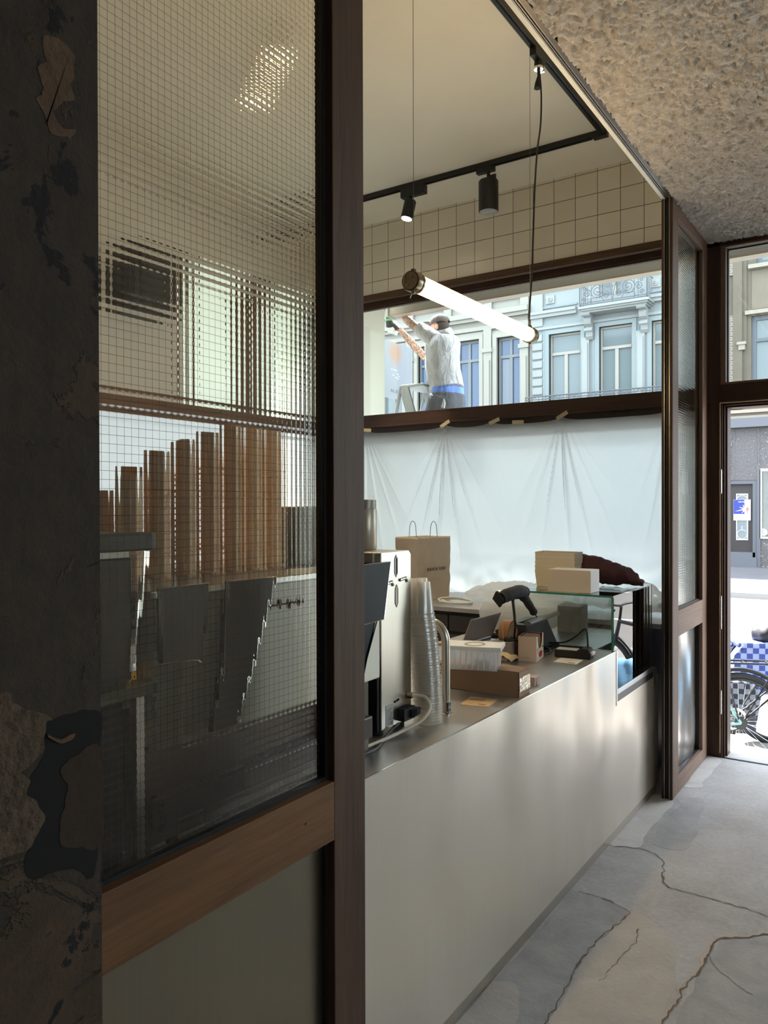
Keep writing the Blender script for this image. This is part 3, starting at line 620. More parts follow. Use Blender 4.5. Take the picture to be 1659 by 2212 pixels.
def wall_with_holes(x0, x1, z0, z1, holes, y, dep=0.3):
    bm = BM(); xs = sorted({x0, x1, *[h[0] for h in holes], *[h[1] for h in holes]}); zs = sorted({z0, z1, *[h[2] for h in holes], *[h[3] for h in holes]})
    for a, b in zip(xs, xs[1:]):
        for c, d in zip(zs, zs[1:]):
            mx, mz = (a+b)/2, (c+d)/2
            if not any(h[0] < mx < h[1] and h[2] < mz < h[3] for h in holes): box(bm, a, b, y, y+dep, c, d)
    return bm
# pale blue house
b1 = thing('town_house', 'pale blue stuccoed town house with iron balcony across the street', 'building', (-8, YB, GZ))
wins = [(-10.38, -9.22, 4.9, 7.67), (-8.58, -7.46, 4.9, 7.70), (-6.83, -5.67, 4.9, 7.67)]; up = [(-10.2, -9.4, 9.6, 11.8), (-8.6, -7.6, 8.7, 11.9), (-6.6, -5.8, 9.6, 11.8)]
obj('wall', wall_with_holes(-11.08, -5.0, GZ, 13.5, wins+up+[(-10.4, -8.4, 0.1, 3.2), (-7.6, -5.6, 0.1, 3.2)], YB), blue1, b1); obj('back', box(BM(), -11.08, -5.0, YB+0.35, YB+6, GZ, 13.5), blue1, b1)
for w_ in wins: bwindow(b1, w_[0], w_[1], w_[2], w_[3], 6.98, frame_w, gpane); surround(b1, *w_, 0.14, shade_b)
for w_ in up: bwindow(b1, w_[0], w_[1], w_[2], w_[3], 11.2, frame_w, gpane)
for x0, x1 in ((-10.4, -8.4), (-7.6, -5.6)): bwindow(b1, x0, x1, 0.1, 3.2, 2.6, frame_g, gpane)
for k, (z0, z1, dp, m_) in enumerate(((7.86, 7.95, 0.10, trim_b), (7.95, 8.05, 0.05, shade_b), (8.28, 8.40, 0.16, trim_b), (8.40, 8.50, 0.22, trim_b), (8.60, 8.66, 0.05, shade_b), (9.2, 9.28, 0.06, shade_b), (9.45, 9.55, 0.15, trim_b), (4.6, 4.85, 0.15, trim_b))):
    bm = BM()
    if 8.2 < z0 < 9.3: box(bm, -11.08, -9.36, YB-dp, YB+0.01, z0, z1); box(bm, -6.92, -5.0, YB-dp, YB+0.01, z0, z1)
    else: box(bm, -11.08, -5.0, YB-dp, YB+0.01, z0, z1)
    bm.free()
    for xa, xb in (((-11.08, -9.36), (-6.92, -5.0)) if 8.2 < z0 < 9.3 else ((-11.08, -5.0),)): obj('cornice_band', box(BM(), xa, xb, YB-dp, YB+0.01, z0, z1), m_, b1)
bm = BM()
for k in range(14): box(bm, -11.02, -10.63, YB-0.07, YB+0.01, 5.0+0.315*k-1.0, 5.25+0.315*k-1.0) if 5.25+0.315*k-1.0 < 7.8 else None
box(bm, -11.06, -10.60, YB-0.09, YB+0.01, 7.98, 9.5); obj('quoins', bm, trim_b, b1, bevel=0.03)
for xr in (-10.34, -6.72):
    bm = BM(); box(bm, xr-0.16, xr+0.16, YB-0.05, YB+0.01, 8.76, 9.05); lathe(bm, [(0.09, -0.05), (0.09, -0.08), (0.05, -0.09), (0.05, -0.07), (0.02, -0.1)], (xr, YB, 8.90), 16, M=Matrix(((1, 0, 0), (0, 0, 1), (0, 1, 0)))); obj('rosette', bm, trim_b, b1)
for xp in (-9.06, -7.19, -5.35):
    bm = BM(); box(bm, xp-0.14, xp+0.14, YB-0.10, YB+0.01, 4.9, 7.4); box(bm, xp-0.09, xp+0.09, YB-0.14, YB-0.09, 5.0, 7.2); obj('pilaster', bm, trim_b, b1)
BY = 25.25; bsx = lambda x: x*BY/YB; bsz = lambda z: 1.6+(z-1.6)*BY/YB
bm = BM(); box(bm, bsx(-9.34), bsx(-6.94), BY, YB, bsz(8.42), bsz(8.5)); box(bm, bsx(-9.27), bsx(-7.0), BY+0.08, YB, bsz(8.36), bsz(8.42)); box(bm, bsx(-9.2), bsx(-7.06), BY+0.16, YB, bsz(8.30), bsz(8.36)); obj('balcony_slab', bm, trim_b, b1)
for xp in (-9.07, -7.19):
    bm = BM(); xq = xp*0.98; P = spline([(0.62, 8.28), (0.58, 8.12), (0.42, 8.02), (0.40, 7.9), (0.28, 7.75), (0.22, 7.6), (0.12, 7.45), (0.10, 7.35)], 4) if False else None
    prof = [(0, 8.3), (-0.6, 8.3), (-0.62, 8.2), (-0.5, 8.06), (-0.36, 8.02), (-0.40, 7.92), (-0.34, 7.8), (-0.2, 7.72), (-0.24, 7.6), (-0.16, 7.45), (-0.2, 7.4), (-0.1, 7.3), (0, 7.3)]
    prism(bm, prof, lambda a, b, d: (d, YB+a, b), xq-0.12, xq+0.12); lathe(bm, [(0.11, -0.15), (0.11, 0.15)], (xq, YB-0.48, 8.13), 14, M=Matrix(((0, 0, 1), (1, 0, 0), (0, 1, 0)))); lathe(bm, [(0.07, -0.14), (0.07, 0.14)], (xq, YB-0.22, 7.62), 12, M=Matrix(((0, 0, 1), (1, 0, 0), (0, 1, 0)))); obj('corbel', bm, trim_b, b1)
bm = BM(); x0, x1, z0, z1 = bsx(-9.3), bsx(-7.01), bsz(8.55), bsz(9.3); r = 0.014
def bar(*pts): tube(bm, pts, r, 5)
bar((x0, BY+.05, z0), (x1, BY+.05, z0)); bar((x0, BY+.05, z1), (x1, BY+.05, z1)); bar((x0, BY+.05, z0+.06), (x1, BY+.05, z0+.06)); bar((x0, BY+.05, z1-.06), (x1, BY+.05, z1-.06))
for xx in (x0, x0+0.28, x1-0.28, x1, x1-0.4, x0+0.4): bar((xx, BY+.05, z0), (xx, BY+.05, z1))
for xx in (x0, x1):
    for yy in (BY+.05, BY+.2, BY+.4, BY+.6): bar((xx, yy, z0), (xx, yy, z1))
    bar((xx, BY+.05, z1), (xx, YB, z1)); bar((xx, BY+.05, z0), (xx, YB, z0))
def scroll(cx, cz, R, turns, s, ph=0): bar(*[(cx+s*(R*(1-t/30*0.85))*math.cos(ph+turns*2*PI*t/30), BY+.05, cz+(R*(1-t/30*0.85))*math.sin(ph+turns*2*PI*t/30)) for t in range(31)])
xm = (x0+x1)/2; zm = (z0+z1)/2
for s in (-1, 1):
    scroll(xm+s*0.5, zm+0.05, 0.24, 2.2, s, -PI/2); scroll(xm+s*0.22, zm-0.12, 0.12, 1.5, s, PI/2); scroll(xm+s*0.16, zm+0.2, 0.11, 1.5, -s, PI/2); scroll(xm+s*0.85, zm, 0.14, 1.6, -s, 0); scroll(xm+s*0.95, zm-0.2, 0.08, 1.5, s, 0); scroll(xm+s*0.95, zm+0.2, 0.08, 1.5, s, 0)
    bar((xm, BY+.05, z0), (xm+s*0.05, BY+.05, zm), (xm+s*0.12, BY+.05, zm+0.25), (xm, BY+.05, zm+0.1)); bar((xm+s*0.3, BY+.05, z0+.06), (xm+s*0.36, BY+.05, z0+.2), (xm+s*0.7, BY+.05, z0+.2), (xm+s*0.75, BY+.05, z0+.06))
obj('balcony_railing', bm, iron, b1)
bm = BM(); z0, z1 = 1.6+(5.0-1.6)*.975, 1.6+(5.52-1.6)*.975; y_ = YB*.975
tube(bm, [(-11.3*.975, y_, z1), (-5.15, y_, z1)], 0.025, 6); tube(bm, [(-11.3*.975, y_, z1-.1), (-5.15, y_, z1-.1)], 0.018, 6)
for k in range(24):
    xx = (-11.3+5.95*k/23)*.975; tube(bm, [(xx, y_, z0), (xx, y_, z1)], 0.016, 5); 
    if k % 3 == 1: tube(bm, [(xx-0.18, y_, z1-.1), (xx-.1, y_, z1-.02), (xx, y_, z1-.09), (xx+.1, y_, z1-.02), (xx+0.18, y_, z1-.1)], 0.016, 5)
box(bm, -11.3*.975, -5.15, y_-.03, YB, z0-.15, z0); obj('lower_balcony_railing', bm, iron, b1)
# ivory house
b0 = thing('town_house', 'ivory white classical house left of the pale blue one', 'building', (-16, YB, GZ))
wins = [(-12.39, -11.4, 4.9, 7.8), (-14.1, -13.1, 4.9, 7.85), (-15.8, -14.8, 4.9, 7.85), (-17.5, -16.5, 4.9, 7.85), (-19.2, -18.2, 4.9, 7.85)]; up = [(a, b, 9.9, 12.2) for a, b, _, _ in wins]
low = [(-13.6, -11.8, 0.1, 3.4), (-16.6, -14.6, 0.1, 3.4), (-19.4, -17.6, 0.1, 3.4)]
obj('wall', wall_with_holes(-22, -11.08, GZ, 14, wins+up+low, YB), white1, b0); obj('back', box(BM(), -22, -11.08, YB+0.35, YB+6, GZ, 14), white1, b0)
for i, w_ in enumerate(wins): bwindow(b0, *w_, 7.1, frame_g, gpane2 if i < 3 else gpane, double_top=True, fr=0.10); surround(b0, *w_, 0.16, white1, dep=0.12)
for w_ in up+low: bwindow(b0, *w_, w_[3]-0.7, frame_g, gpane)
for z0, z1, dp in ((8.15, 8.3, .12), (8.5, 8.62, .2), (8.62, 8.8, .3), (9.15, 9.25, .1), (9.55, 9.7, .22), (4.5, 4.8, .2)): obj('cornice_band', box(BM(), -22, -11.1, YB-dp, YB+.01, z0, z1), white1, b0)
for xp in (-12.75, -14.45, -16.15, -17.85, -11.3):
    bm = BM(); box(bm, xp-.16, xp+.16, YB-.14, YB+.01, 4.9, 8.15); box(bm, xp-.2, xp+.2, YB-.2, YB+.01, 7.3, 7.45); box(bm, xp-.1, xp+.1, YB-.2, YB-.13, 5.1, 7.0); box(bm, xp-.16, xp+.16, YB-.1, YB+.01, 8.8, 9.15); obj('pilaster', bm, white1, b0)
obj('open_curtain', box(BM(), -12.25, -11.95, YB+.12, YB+.14, 5.0, 7.0), curtain, b0)
# stone house
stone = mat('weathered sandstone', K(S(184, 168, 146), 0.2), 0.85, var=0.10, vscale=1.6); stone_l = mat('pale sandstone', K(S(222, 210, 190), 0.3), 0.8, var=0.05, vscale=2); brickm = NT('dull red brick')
br = brickm.n.new('ShaderNodeTexBrick'); br.inputs['Scale'].default_value = 1; br.inputs['Brick Width'].default_value = 0.22; br.inputs['Row Height'].default_value = 0.075; br.inputs['Mortar Size'].default_value = 0.01
br.inputs['Color1'].default_value = S(104, 82, 72); br.inputs['Color2'].default_value = S(92, 74, 66); br.inputs['Mortar'].default_value = S(136, 128, 118); brickm.link(brickm.pos((1, 1, 1), (PI/2, 0, 0)), br.inputs['Vector']); brickm.link(br.outputs['Color'], brickm.bsdf.inputs['Base Color']); brickm = brickm.m
def granite():
    t = NT('speckled granite'); v = t.pos(); n = t.noise(v, 14, 6, 0.8); s_ = t.noise(v, 26, 2, 0.5)
    c = t.ramp(n, [(0.3, S(60, 58, 60)), (0.7, S(86, 83, 83))]); t.link(t.mix(t.ramp(s_, [(0.66, (0, 0, 0)), (0.70, (1, 1, 1))]), c, S(160, 156, 152)), t.bsdf.inputs['Base Color']); t.bsdf.inputs['Roughness'].default_value = 0.4; return t.m
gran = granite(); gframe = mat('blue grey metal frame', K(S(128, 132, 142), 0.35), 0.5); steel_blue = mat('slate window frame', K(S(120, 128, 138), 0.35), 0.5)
b2 = thing('stone_house', 'brown sandstone house with granite shop front across the street', 'building', (-1, YB, GZ))
wins = [(-3.86, -2.3, 4.9, 7.42), (-3.72, -2.4, 8.98, 11.2), (-0.9, 0.7, 4.9, 7.42), (2.6, 4.2, 4.9, 7.42)]
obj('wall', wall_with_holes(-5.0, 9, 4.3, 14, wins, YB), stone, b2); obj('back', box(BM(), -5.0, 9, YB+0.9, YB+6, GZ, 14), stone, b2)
for w_ in wins: bwindow(b2, *w_, w_[3]-0.74, steel_blue, gpane, fr=0.13, mull=False)
bm = BM(); box(bm, -4.85, -4.34, YB-.06, YB+.01, 4.6, 7.5); box(bm, -4.85, -4.34, YB-.06, YB+.01, 8.75, 9.6); obj('brick_pier', bm, brickm, b2)
bm = BM(); box(bm, -4.36, -4.10, YB-.12, YB+.01, 4.6, 12); box(bm, -4.10, -3.98, YB-.05, YB+.01, 6.6, 12); obj('stone_pier', bm, stone, b2)
bm = BM(); box(bm, -4.24, -3.98, YB-.2, YB+.01, 6.56, 6.64); box(bm, -4.2, -4.02, YB-.16, YB+.01, 6.4, 6.56); box(bm, -4.02, -2.1, YB-.14, YB+.01, 7.46, 7.58); box(bm, -3.92, -2.2, YB-.2, YB+.01, 8.84, 8.96); obj('sills_and_lintels', bm, stone_l, b2)
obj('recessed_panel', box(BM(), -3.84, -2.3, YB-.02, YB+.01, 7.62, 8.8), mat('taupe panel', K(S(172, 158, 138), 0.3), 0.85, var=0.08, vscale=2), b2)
bm = BM(); box(bm, -5.0, 9, YB-.22, YB+.01, 4.28, 4.36); box(bm, -5.0, 9, YB-.3, YB+.01, 4.44, 4.54); box(bm, -5, 9, YB-.1, YB+.01, 4.36, 4.44); obj('string_course', bm, stone_l, b2)
obj('metal_fascia', box(BM(), -5.0, 9, YB-.34, YB+.3, 4.0, 4.28), gframe, b2)
bm = BM(); box(bm, -5.0, -4.72, YB, YB+.4, GZ, 4.0); box(bm, -4.72, -3.70, YB, YB+.4, 2.40, 4.0); box(bm, -3.70, -3.62, YB, YB+.4, 2.72, 4.0); box(bm, -3.62, 9, YB+.02, YB+.4, 2.72, 4.0); box(bm, -3.60, 9, YB+.02, YB+.4, GZ, 0.6); obj('granite_front', bm, gran, b2)
bm = BM(); box(bm, -4.33, -4.31, YB-.01, YB+.01, 2.42, 4.0); box(bm, -3.715, -3.695, YB-.01, YB+.01, 2.42, 4.0); obj('granite_joint', bm, mat('joint', S(84, 82, 84), 0.7), b2)
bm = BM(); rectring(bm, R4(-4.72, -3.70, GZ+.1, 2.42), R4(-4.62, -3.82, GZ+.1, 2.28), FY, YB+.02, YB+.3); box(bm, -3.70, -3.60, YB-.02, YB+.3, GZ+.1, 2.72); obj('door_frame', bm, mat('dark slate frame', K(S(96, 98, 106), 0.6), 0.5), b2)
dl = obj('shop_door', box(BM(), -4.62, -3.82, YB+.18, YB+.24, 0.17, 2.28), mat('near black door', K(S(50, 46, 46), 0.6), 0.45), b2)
bm = BM(); rectring(bm, R4(-4.31, -3.97, 0.54, 1.98), R4(-4.285, -3.995, 0.565, 1.955), FY, YB+.15, YB+.19); obj('door_glass_trim', bm, chrome, dl)
obj('door_glass', box(BM(), -4.285, -3.995, YB+.165, YB+.178, 0.565, 1.955), gpane, dl)
bm = BM(); tube(bm, [(-4.14+0.14*math.cos(a), YB+.16, 0.71+0.14*math.sin(a)) for a in [PI*i/12 for i in range(3, 25)]], 0.01, 6); tube(bm, [(-4.14, YB+.16, 0.85), (-4.14, YB+.16, 0.97)], 0.01, 6); tube(bm, [(-4.14+0.14*math.cos(a), YB+.16, 1.82+0.1*math.sin(a)) for a in [PI*i/12 for i in range(0, 13)]], 0.01, 6); obj('door_ornament', bm, chrome, dl)
bm = BM(); box(bm, -4.75, -3.7, YB-.05, YB+.2, GZ+.05, 0.02); box(bm, -4.72, -3.75, YB+.02, YB+.24, 0.02, 0.17); obj('door_step', bm, gframe, b2)
bm = BM(); rectring(bm, R4(-3.62, 9, 0.6, 2.74), R4(-3.56, 8.9, 0.66, 2.66), FY, YB-.02, YB+.1); obj('shop_window_frame', bm, mat('ivory shop frame', K(S(200, 194, 182), 0.6), 0.5), b2)
obj('shop_glass', box(BM(), -3.56, 8.9, YB+.04, YB+.05, 0.66, 2.66), pane_glass, b2); bm = BM(); box(bm, -3.6, 9, YB+.7, YB+.8, 0.5, 2.8)
obj('shop_interior', bm, mat('tan shop interior', K(S(170, 148, 122), 0.6), 0.8), b2); bm = BM(); box(bm, -3.56, -1, YB+.3, YB+.5, 1.70, 1.73); box(bm, -3.30, -3.27, YB+.3, YB+.33, 0.66, 2.6); box(bm, -3.36, -3.0, YB+.3, YB+.5, 0.75, 1.0); obj('shop_shelf', bm, stone_l, b2)
obj('sticker', cyl(BM(), (-3.52, YB+.02, 0.80), (-3.52, YB+.035, 0.80), 0.105, n=28), paper, b2)
obj('sticker_letter', text_bm('B', 0.17, axes((-3.52, YB+.015, 0.80), (1, 0, 0), (0, 0, 1), (0, -1, 0)), 0.002), mat('sticker blue', S(70, 130, 170), 0.6), b2)
bm = text_bm('VAN', 0.2, axes((-4.50, YB-.012, 3.72), (1, 0, 0), (0, 0, 1), (0, -1, 0)), 0.03)
for k, c in enumerate('DEBBEL'):
    b_ = text_bm(c, 0.27, axes((-4.50, YB-.012, 3.50-0.205*k), (1, 0, 0), (0, 0, 1), (0, -1, 0)), 0.03, 1.25); me_ = bpy.data.meshes.new('x'); b_.to_mesh(me_); b_.free(); bm.from_mesh(me_); bpy.data.meshes.remove(me_)
obj('relief_letters', bm, mat('granite letters', S(92, 92, 94), 0.5), b2)
po_ = thing('door_poster', 'blue and white poster with a white star shape on the dark shop door', 'poster', (-4.13, YB+.14, 1.15))
obj('sheet', box(BM(), -4.385, -3.89, YB+.13, YB+.137, 1.15, 1.80), mat('poster white', K(S(224, 224, 228), 0.6), 0.6), po_); obj('blue_field', box(BM(), -4.38, -4.07, YB+.126, YB+.131, 1.35, 1.795), mat('poster blue', K(S(44, 62, 158), 0.6), 0.6), po_)
bm = BM(); star = []
for k in range(8):
    a = k*PI/4+0.3; R = (0.30 if k == 4 else 0.19) ; star += [(-4.06+R*math.cos(a), 1.50+R*0.8*math.sin(a)), (-4.06+0.05*math.cos(a+PI/8), 1.50+0.05*math.sin(a+PI/8))]
prism(bm, [p for p in star if True], FY, YB+.121, YB+.127); obj('star', bm, mat('star white', K(S(240, 240, 242), 0.6), 0.6), po_)
bm = BM(); prism(bm, [(-4.02, 1.52), (-3.93, 1.60), (-3.97, 1.53), (-3.92, 1.50), (-3.98, 1.47), (-3.97, 1.36), (-4.01, 1.46)], FY, YB+.118, YB+.122); obj('red_rays', bm, mat('poster red', S(168, 90, 86), 0.6), po_)
bm = BM()
for k in range(3): box(bm, -4.24+0.10*k, -4.16+0.10*k, YB+.120, YB+.127, 1.715, 1.735)
obj('title_bars', bm, paper, po_); obj('caption_line', box(BM(), -4.34, -4.16, YB+.124, YB+.131, 1.235, 1.245), gframe, po_)
# unseen house block, added to keep the sun off the left wall
b3 = thing('sun_block_house', 'plain unseen house block added on the left to keep sun off', 'building', (-12, 1, GZ)); obj('wall', box(BM(), -16, -9.5, -6, 5.2, GZ, 12), white1, b3); bwindow(b3, -12, -11, 4, 6, 5.5, frame_g, gpane, y=5.0)
# canopy beam and pillar in front of the shop
beige = mat('beige box section', S(152, 145, 136), 0.55)
cb_ = thing('awning_box', 'long beige awning box hung outside above the street windows', 'awning', (-1.5, 6.45, 3.49))
obj('front_board', box(BM(), -4.22, -1.47, 6.38, 6.50, 3.487, 3.80), beige, cb_, bevel=0.006); obj('front_board', box(BM(), -1.467, 1.6, 6.38, 6.50, 3.487, 3.80), beige, cb_, bevel=0.006)
obj('joint_cover', box(BM(), -1.55, -1.505, 6.372, 6.39, 3.487, 3.80), mat('beige joint', S(136, 124, 110), 0.6), cb_); obj('bottom_edge', box(BM(), -4.2, 1.6, 6.376, 6.385, 3.487, 3.497), mat('brown edge', S(150, 124, 104), 0.6), cb_)
obj('end_cap', box(BM(), -4.245, -4.22, 6.36, 6.52, 3.48, 3.81), mat('grey cap', S(156, 156, 153), 0.5), cb_)
obj('soffit', box(BM(), -4.14, 1.6, 5.453, 6.38, 3.74, 3.80), beige, cb_)
pr = thing('outer_pillar', 'cream masonry pillar outside at the left of the street window', 'pillar', (-4.45, 5.9, GZ)); crm = mat('cream render', S(190, 185, 168), 0.75)
obj('shaft', box(BM(), -4.9, -4.15, 5.46, 6.2, GZ, 4.2), crm, pr); obj('plinth', box(BM(), -4.92, -4.13, 5.45, 6.22, GZ, 0.1), kerbm, pr)
sg = thing('blade_sign', 'grey metal signboard with a rusty stain and worn small letters outside', 'sign', (-4.6, 7.0, 2.78))
def signmat():
    t = NT('stained grey sign'); v = t.pos(); g = t.n.new('ShaderNodeVectorMath'); g.operation = 'DISTANCE'; g.inputs[1].default_value = (-4.6, 7.08, 3.28); t.link(v, g.inputs[0]); f = t.ramp(t.math('ADD', g.outputs['Value'], t.math('MULTIPLY', t.noise(v, 12), 0.06)), [(0.08, S(136, 104, 82)), (0.2, S(116, 119, 126))])
    t.link(f, t.bsdf.inputs['Base Color']); t.bsdf.inputs['Roughness'].default_value = 0.35; return t.m
obj('board', box(BM(), -4.62, -4.6, 6.21, 7.43, 2.78, 3.39), signmat(), sg); obj('bracket', box(BM(), -4.63, -4.61, 6.15, 6.5, 3.2, 3.25), gframe, sg)
obj('letters', text_bm('ALE 40', 0.05, axes((-4.598, 7.12, 2.86), (0, 1, 0), (0, 0, 1), (1, 0, 0)), 0.0006, 1.6, 1.2), gframe, sg)
bm = BM(); 
for a, b in ((7.0, 3.09), (7.05, 3.09), (7.09, 3.085), (7.12, 3.05), (7.14, 3.03), (7.09, 3.01), (7.12, 3.0), (7.03, 3.03)): box(bm, -4.6, -4.5985, a, a+0.022, b, b+0.008)
obj('paint_flecks', bm, paper, sg)
# ---------------------------------------------------------------- lamps
def emis(name, col, e):
    t = NT(name); t.bsdf.inputs['Base Color'].default_value = col; t.bsdf.inputs['Emission Color'].default_value = col; t.bsdf.inputs['Emission Strength'].default_value = e; return t.m
glow = emis('lit tube', (1.0, 0.85, 0.62, 1), LAMP_E); spotglow = emis('lit spot lens', (1.0, 0.82, 0.55, 1), SPOT_E)
tk = thing('track_rail', 'black lighting track along the ceiling from left to right by the tiled wall', 'track', (-2.9, 4.76, 3.94))
def rail(bm, x0, x1, y0, y1): box(bm, x0, x1, y0, y1, 3.905, 3.94)
bm = BM(); rail(bm, -4.3, -1.56, 4.742, 4.778); obj('rail', bm, black, tk, bevel=0.002)
bm = BM(); box(bm, -4.3, -1.62, 4.752, 4.768, 3.899, 3.905); obj('slot', bm, blackgloss, tk)
bm = BM(); box(bm, -1.61, -1.52, 4.74, 4.785, 3.895, 3.94); obj('end_cap', bm, black, tk, bevel=0.003)
tk2 = thing('track_rail', 'black lighting track running above the counter edge towards the street wall', 'track', (-1.545, 2.0, 3.94))
bm = BM(); box(bm, -1.563, -1.527, 0.0, 4.742, 3.905, 3.94); obj('rail', bm, black, tk2, bevel=0.002)
obj('slot', box(BM(), -1.553, -1.537, 0.0, 4.70, 3.899, 3.905), blackgloss, tk2); obj('silver_edge', box(BM(), -1.566, -1.563, 0.0, 4.742, 3.93, 3.94), alu, tk2)
sp = thing('track_spotlight', 'small lit black track spotlight with warm lens tilted down left', 'spotlight', (-2.96, 4.76, 3.9))
obj('adapter', box(BM(), -3.03, -2.83, 4.735, 4.785, 3.84, 3.903), black, sp, bevel=0.004)
obj('stem', cyl(BM(), (-2.955, 4.755, 3.845), (-2.955, 4.755, 3.79), 0.014), black, sp, smooth=True)
d = Vector((-0.16, -0.16, -1)).normalized(); a = Vector((-2.945, 4.74, 3.805)); b = a+d*0.135
bm = BM(); tube(bm, [a, a+d*0.006, b-d*0.004, b], [0.038, 0.043, 0.043, 0.041], 28); obj('can', bm, black, sp, smooth=True)
obj('lens', cyl(BM(), b, b+d*0.003, 0.036, n=28), spotglow, sp)
L = bpy.data.lights.new('spot_bulb', 'SPOT'); L.energy = 60; L.color = (1, 0.78, 0.5); L.spot_size = 1.2; L.shadow_soft_size = 0.03
lo = bpy.data.objects.new('spot_bulb', L); COL.objects.link(lo); lo.location = b+d*0.012-Vector(wp(sp)); lo.parent = sp; lo.rotation_euler = d.to_track_quat('-Z', 'Y').to_euler()
sp2 = thing('track_spotlight', 'large unlit black cylinder spotlight hanging straight from the track', 'spotlight', (-2.33, 4.76, 3.9))
obj('adapter', box(BM(), -2.42, -2.29, 4.74, 4.78, 3.868, 3.903), black, sp2, bevel=0.003)
bm = BM(); cyl(bm, (-2.335, 4.76, 3.87), (-2.335, 4.76, 3.815), 0.012); box(bm, -2.335, -2.28, 4.755, 4.765, 3.80, 3.845); obj('stem', bm, black, sp2)
bm = BM(); lathe(bm, [(0.03, 0.215), (0.062, 0.21), (0.067, 0.203), (0.067, 0.004), (0.064, 0.0), (0.05, 0.0), (0.0501, 0.001)], (-2.335, 4.76, 3.600)); obj('can', bm, black, sp2, smooth=True)
bm = BM(); cyl(bm, (-2.335, 4.76, 3.598), (-2.335, 4.76, 3.602), 0.060, n=32); obj('diffuser', bm, mat('grey diffuser', S(150, 150, 148), 0.5), sp2)
obj('diffuser_seam', box(BM(), -2.38, -2.29, 4.7585, 4.7615, 3.5970, 3.598), white_paint, sp2)
sp3 = thing('track_spotlight', 'warm lit ceiling spotlight seen blurred through the top of the wired glass', 'spotlight', (-2.66, 2.98, 3.94))
obj('base', cyl(BM(), (-2.66, 2.98, 3.91), (-2.66, 2.98, 3.939), 0.05), white_paint, sp3, smooth=True)
a = Vector((-2.66, 2.98, 3.915)); d = Vector((-0.1, -0.35, -1)).normalized(); b = a+d*0.16
obj('can', tube(BM(), [a, b], 0.048, 24), white_paint, sp3, smooth=True); obj('lens', cyl(BM(), b, b+d*0.004, 0.042, n=24), emis('orange lens', (1.0, 0.62, 0.28, 1), 6.0), sp3)
L2 = L.copy(); lo = bpy.data.objects.new('spot_bulb', L2); COL.objects.link(lo); lo.location = b+d*0.015-Vector(wp(sp3)); lo.parent = sp3; lo.rotation_euler = d.to_track_quat('-Z', 'Y').to_euler(); L2.energy = 45; L2.spot_size = 1.3
# pendant tube lamp
LX, LZ, LY0, LY1 = -1.54, 2.452, 2.478, 3.625
pl = thing('pendant_tube_lamp', 'lit clear tube pendant lamp with bronze end caps hanging over the counter', 'lamp', (LX, (LY0+LY1)/2, LZ))
bm = BM(); tube(bm, [(LX, LY0+0.05, LZ), (LX, LY1-0.03, LZ)], 0.0345, 36, cap=False); obj('clear_tube', bm, plasticfilm('amber tube glass', 0.72, 0.08, (1.0, 0.72, 0.34, 1), (1.0, 0.9, 0.7, 1)), pl, smooth=True)
bm = BM(); tube(bm, [(LX, LY0+0.055, LZ-0.002), (LX, LY1-0.035, LZ-0.002)], 0.0225, 24); obj('lit_tube', bm, glow, pl, smooth=True)
bronze = mat('bronze end cap', S(150, 134, 112), 0.25, 1.0)
def endcap(y, s):
    bm = BM(); M3 = Matrix(((1, 0, 0), (0, 0, 1), (0, 1, 0)))
    lathe(bm, [(0.010, s*0.004), (0.033, s*0.004), (0.034, s*0.0), (0.038, s*0.002), (0.0395, -s*0.006), (0.0395, -s*0.03), (0.037, -s*0.032), (0.037, -s*0.036), (0.0395, -s*0.038), (0.0395, -s*0.047), (0.036, -s*0.05)], (LX, y, LZ), 36, M=M3)
    o = obj('end_cap', bm, bronze, pl, smooth=True)
    for dx, dz in ((0.008, 0.016), (-0.012, -0.014)):
        bm = BM(); ell(bm, (LX+dx, y+s*0.006, LZ+dz), (0.0055, 0.0035, 0.0055)); obj('rivet', bm, bronze, o, smooth=True)
    bm = BM(); box(bm, LX-0.006, LX+0.006, y-s*0.022-0.008, y-s*0.022+0.008, LZ+0.037, LZ+0.049); obj('clamp_top', bm, black, o)
    bm = BM(); box(bm, LX-0.004, LX+0.004, y-s*0.022-0.004, y-s*0.022+0.004, LZ-0.045, LZ-0.037); cyl(bm, (LX-0.006, y-s*0.02, LZ-0.04), (LX-0.010, y-s*0.01, LZ-0.062), 0.0022, n=8); obj('latch', bm, bronze, o)
endcap(LY0, -1); endcap(LY1, 1)
bm = BM(); cyl(bm, (LX, LY0+0.022, LZ+0.045), (LX, LY0+0.022, 3.94), 0.0011, n=6); obj('suspension_wire', bm, mat('thin wire', S(110, 104, 96), 0.5, 0.5), pl)
bm = BM(); cyl(bm, (LX, LY1-0.022, LZ+0.045), (LX, LY1-0.022, 3.90), 0.0011, n=6); obj('suspension_wire', bm, mat('thin wire', S(110, 104, 96), 0.5, 0.5), pl)
bm = BM(); P = spline([(LX+0.004, 3.72, 3.80), (LX+0.006, 3.735, 3.70), (LX+0.002, 3.735, 3.55), (LX-0.002, 3.700, 3.40), (LX-0.004, 3.672, 3.20), (LX-0.004, 3.655, 3.0), (LX-0.002, 3.628, 2.75), (LX, 3.595, 2.58), (LX, 3.588, 2.53), (LX, 3.60, LZ+0.035)], 8)
tube(bm, P, 0.0048, 8); obj('power_cable', bm, black, pl, smooth=True)
tkp = thing('track_plug', 'black track adapter with silver ring holding the pendant cable', 'adapter', (LX, 3.72, 3.9))
obj('body', box(BM(), LX-0.018, LX+0.018, 3.64, 3.78, 3.862, 3.905), black, tkp, bevel=0.004)
bm = BM(); cyl(bm, (LX, 3.715, 3.862), (LX, 3.715, 3.830), 0.022); obj('socket', bm, black, tkp, smooth=True)
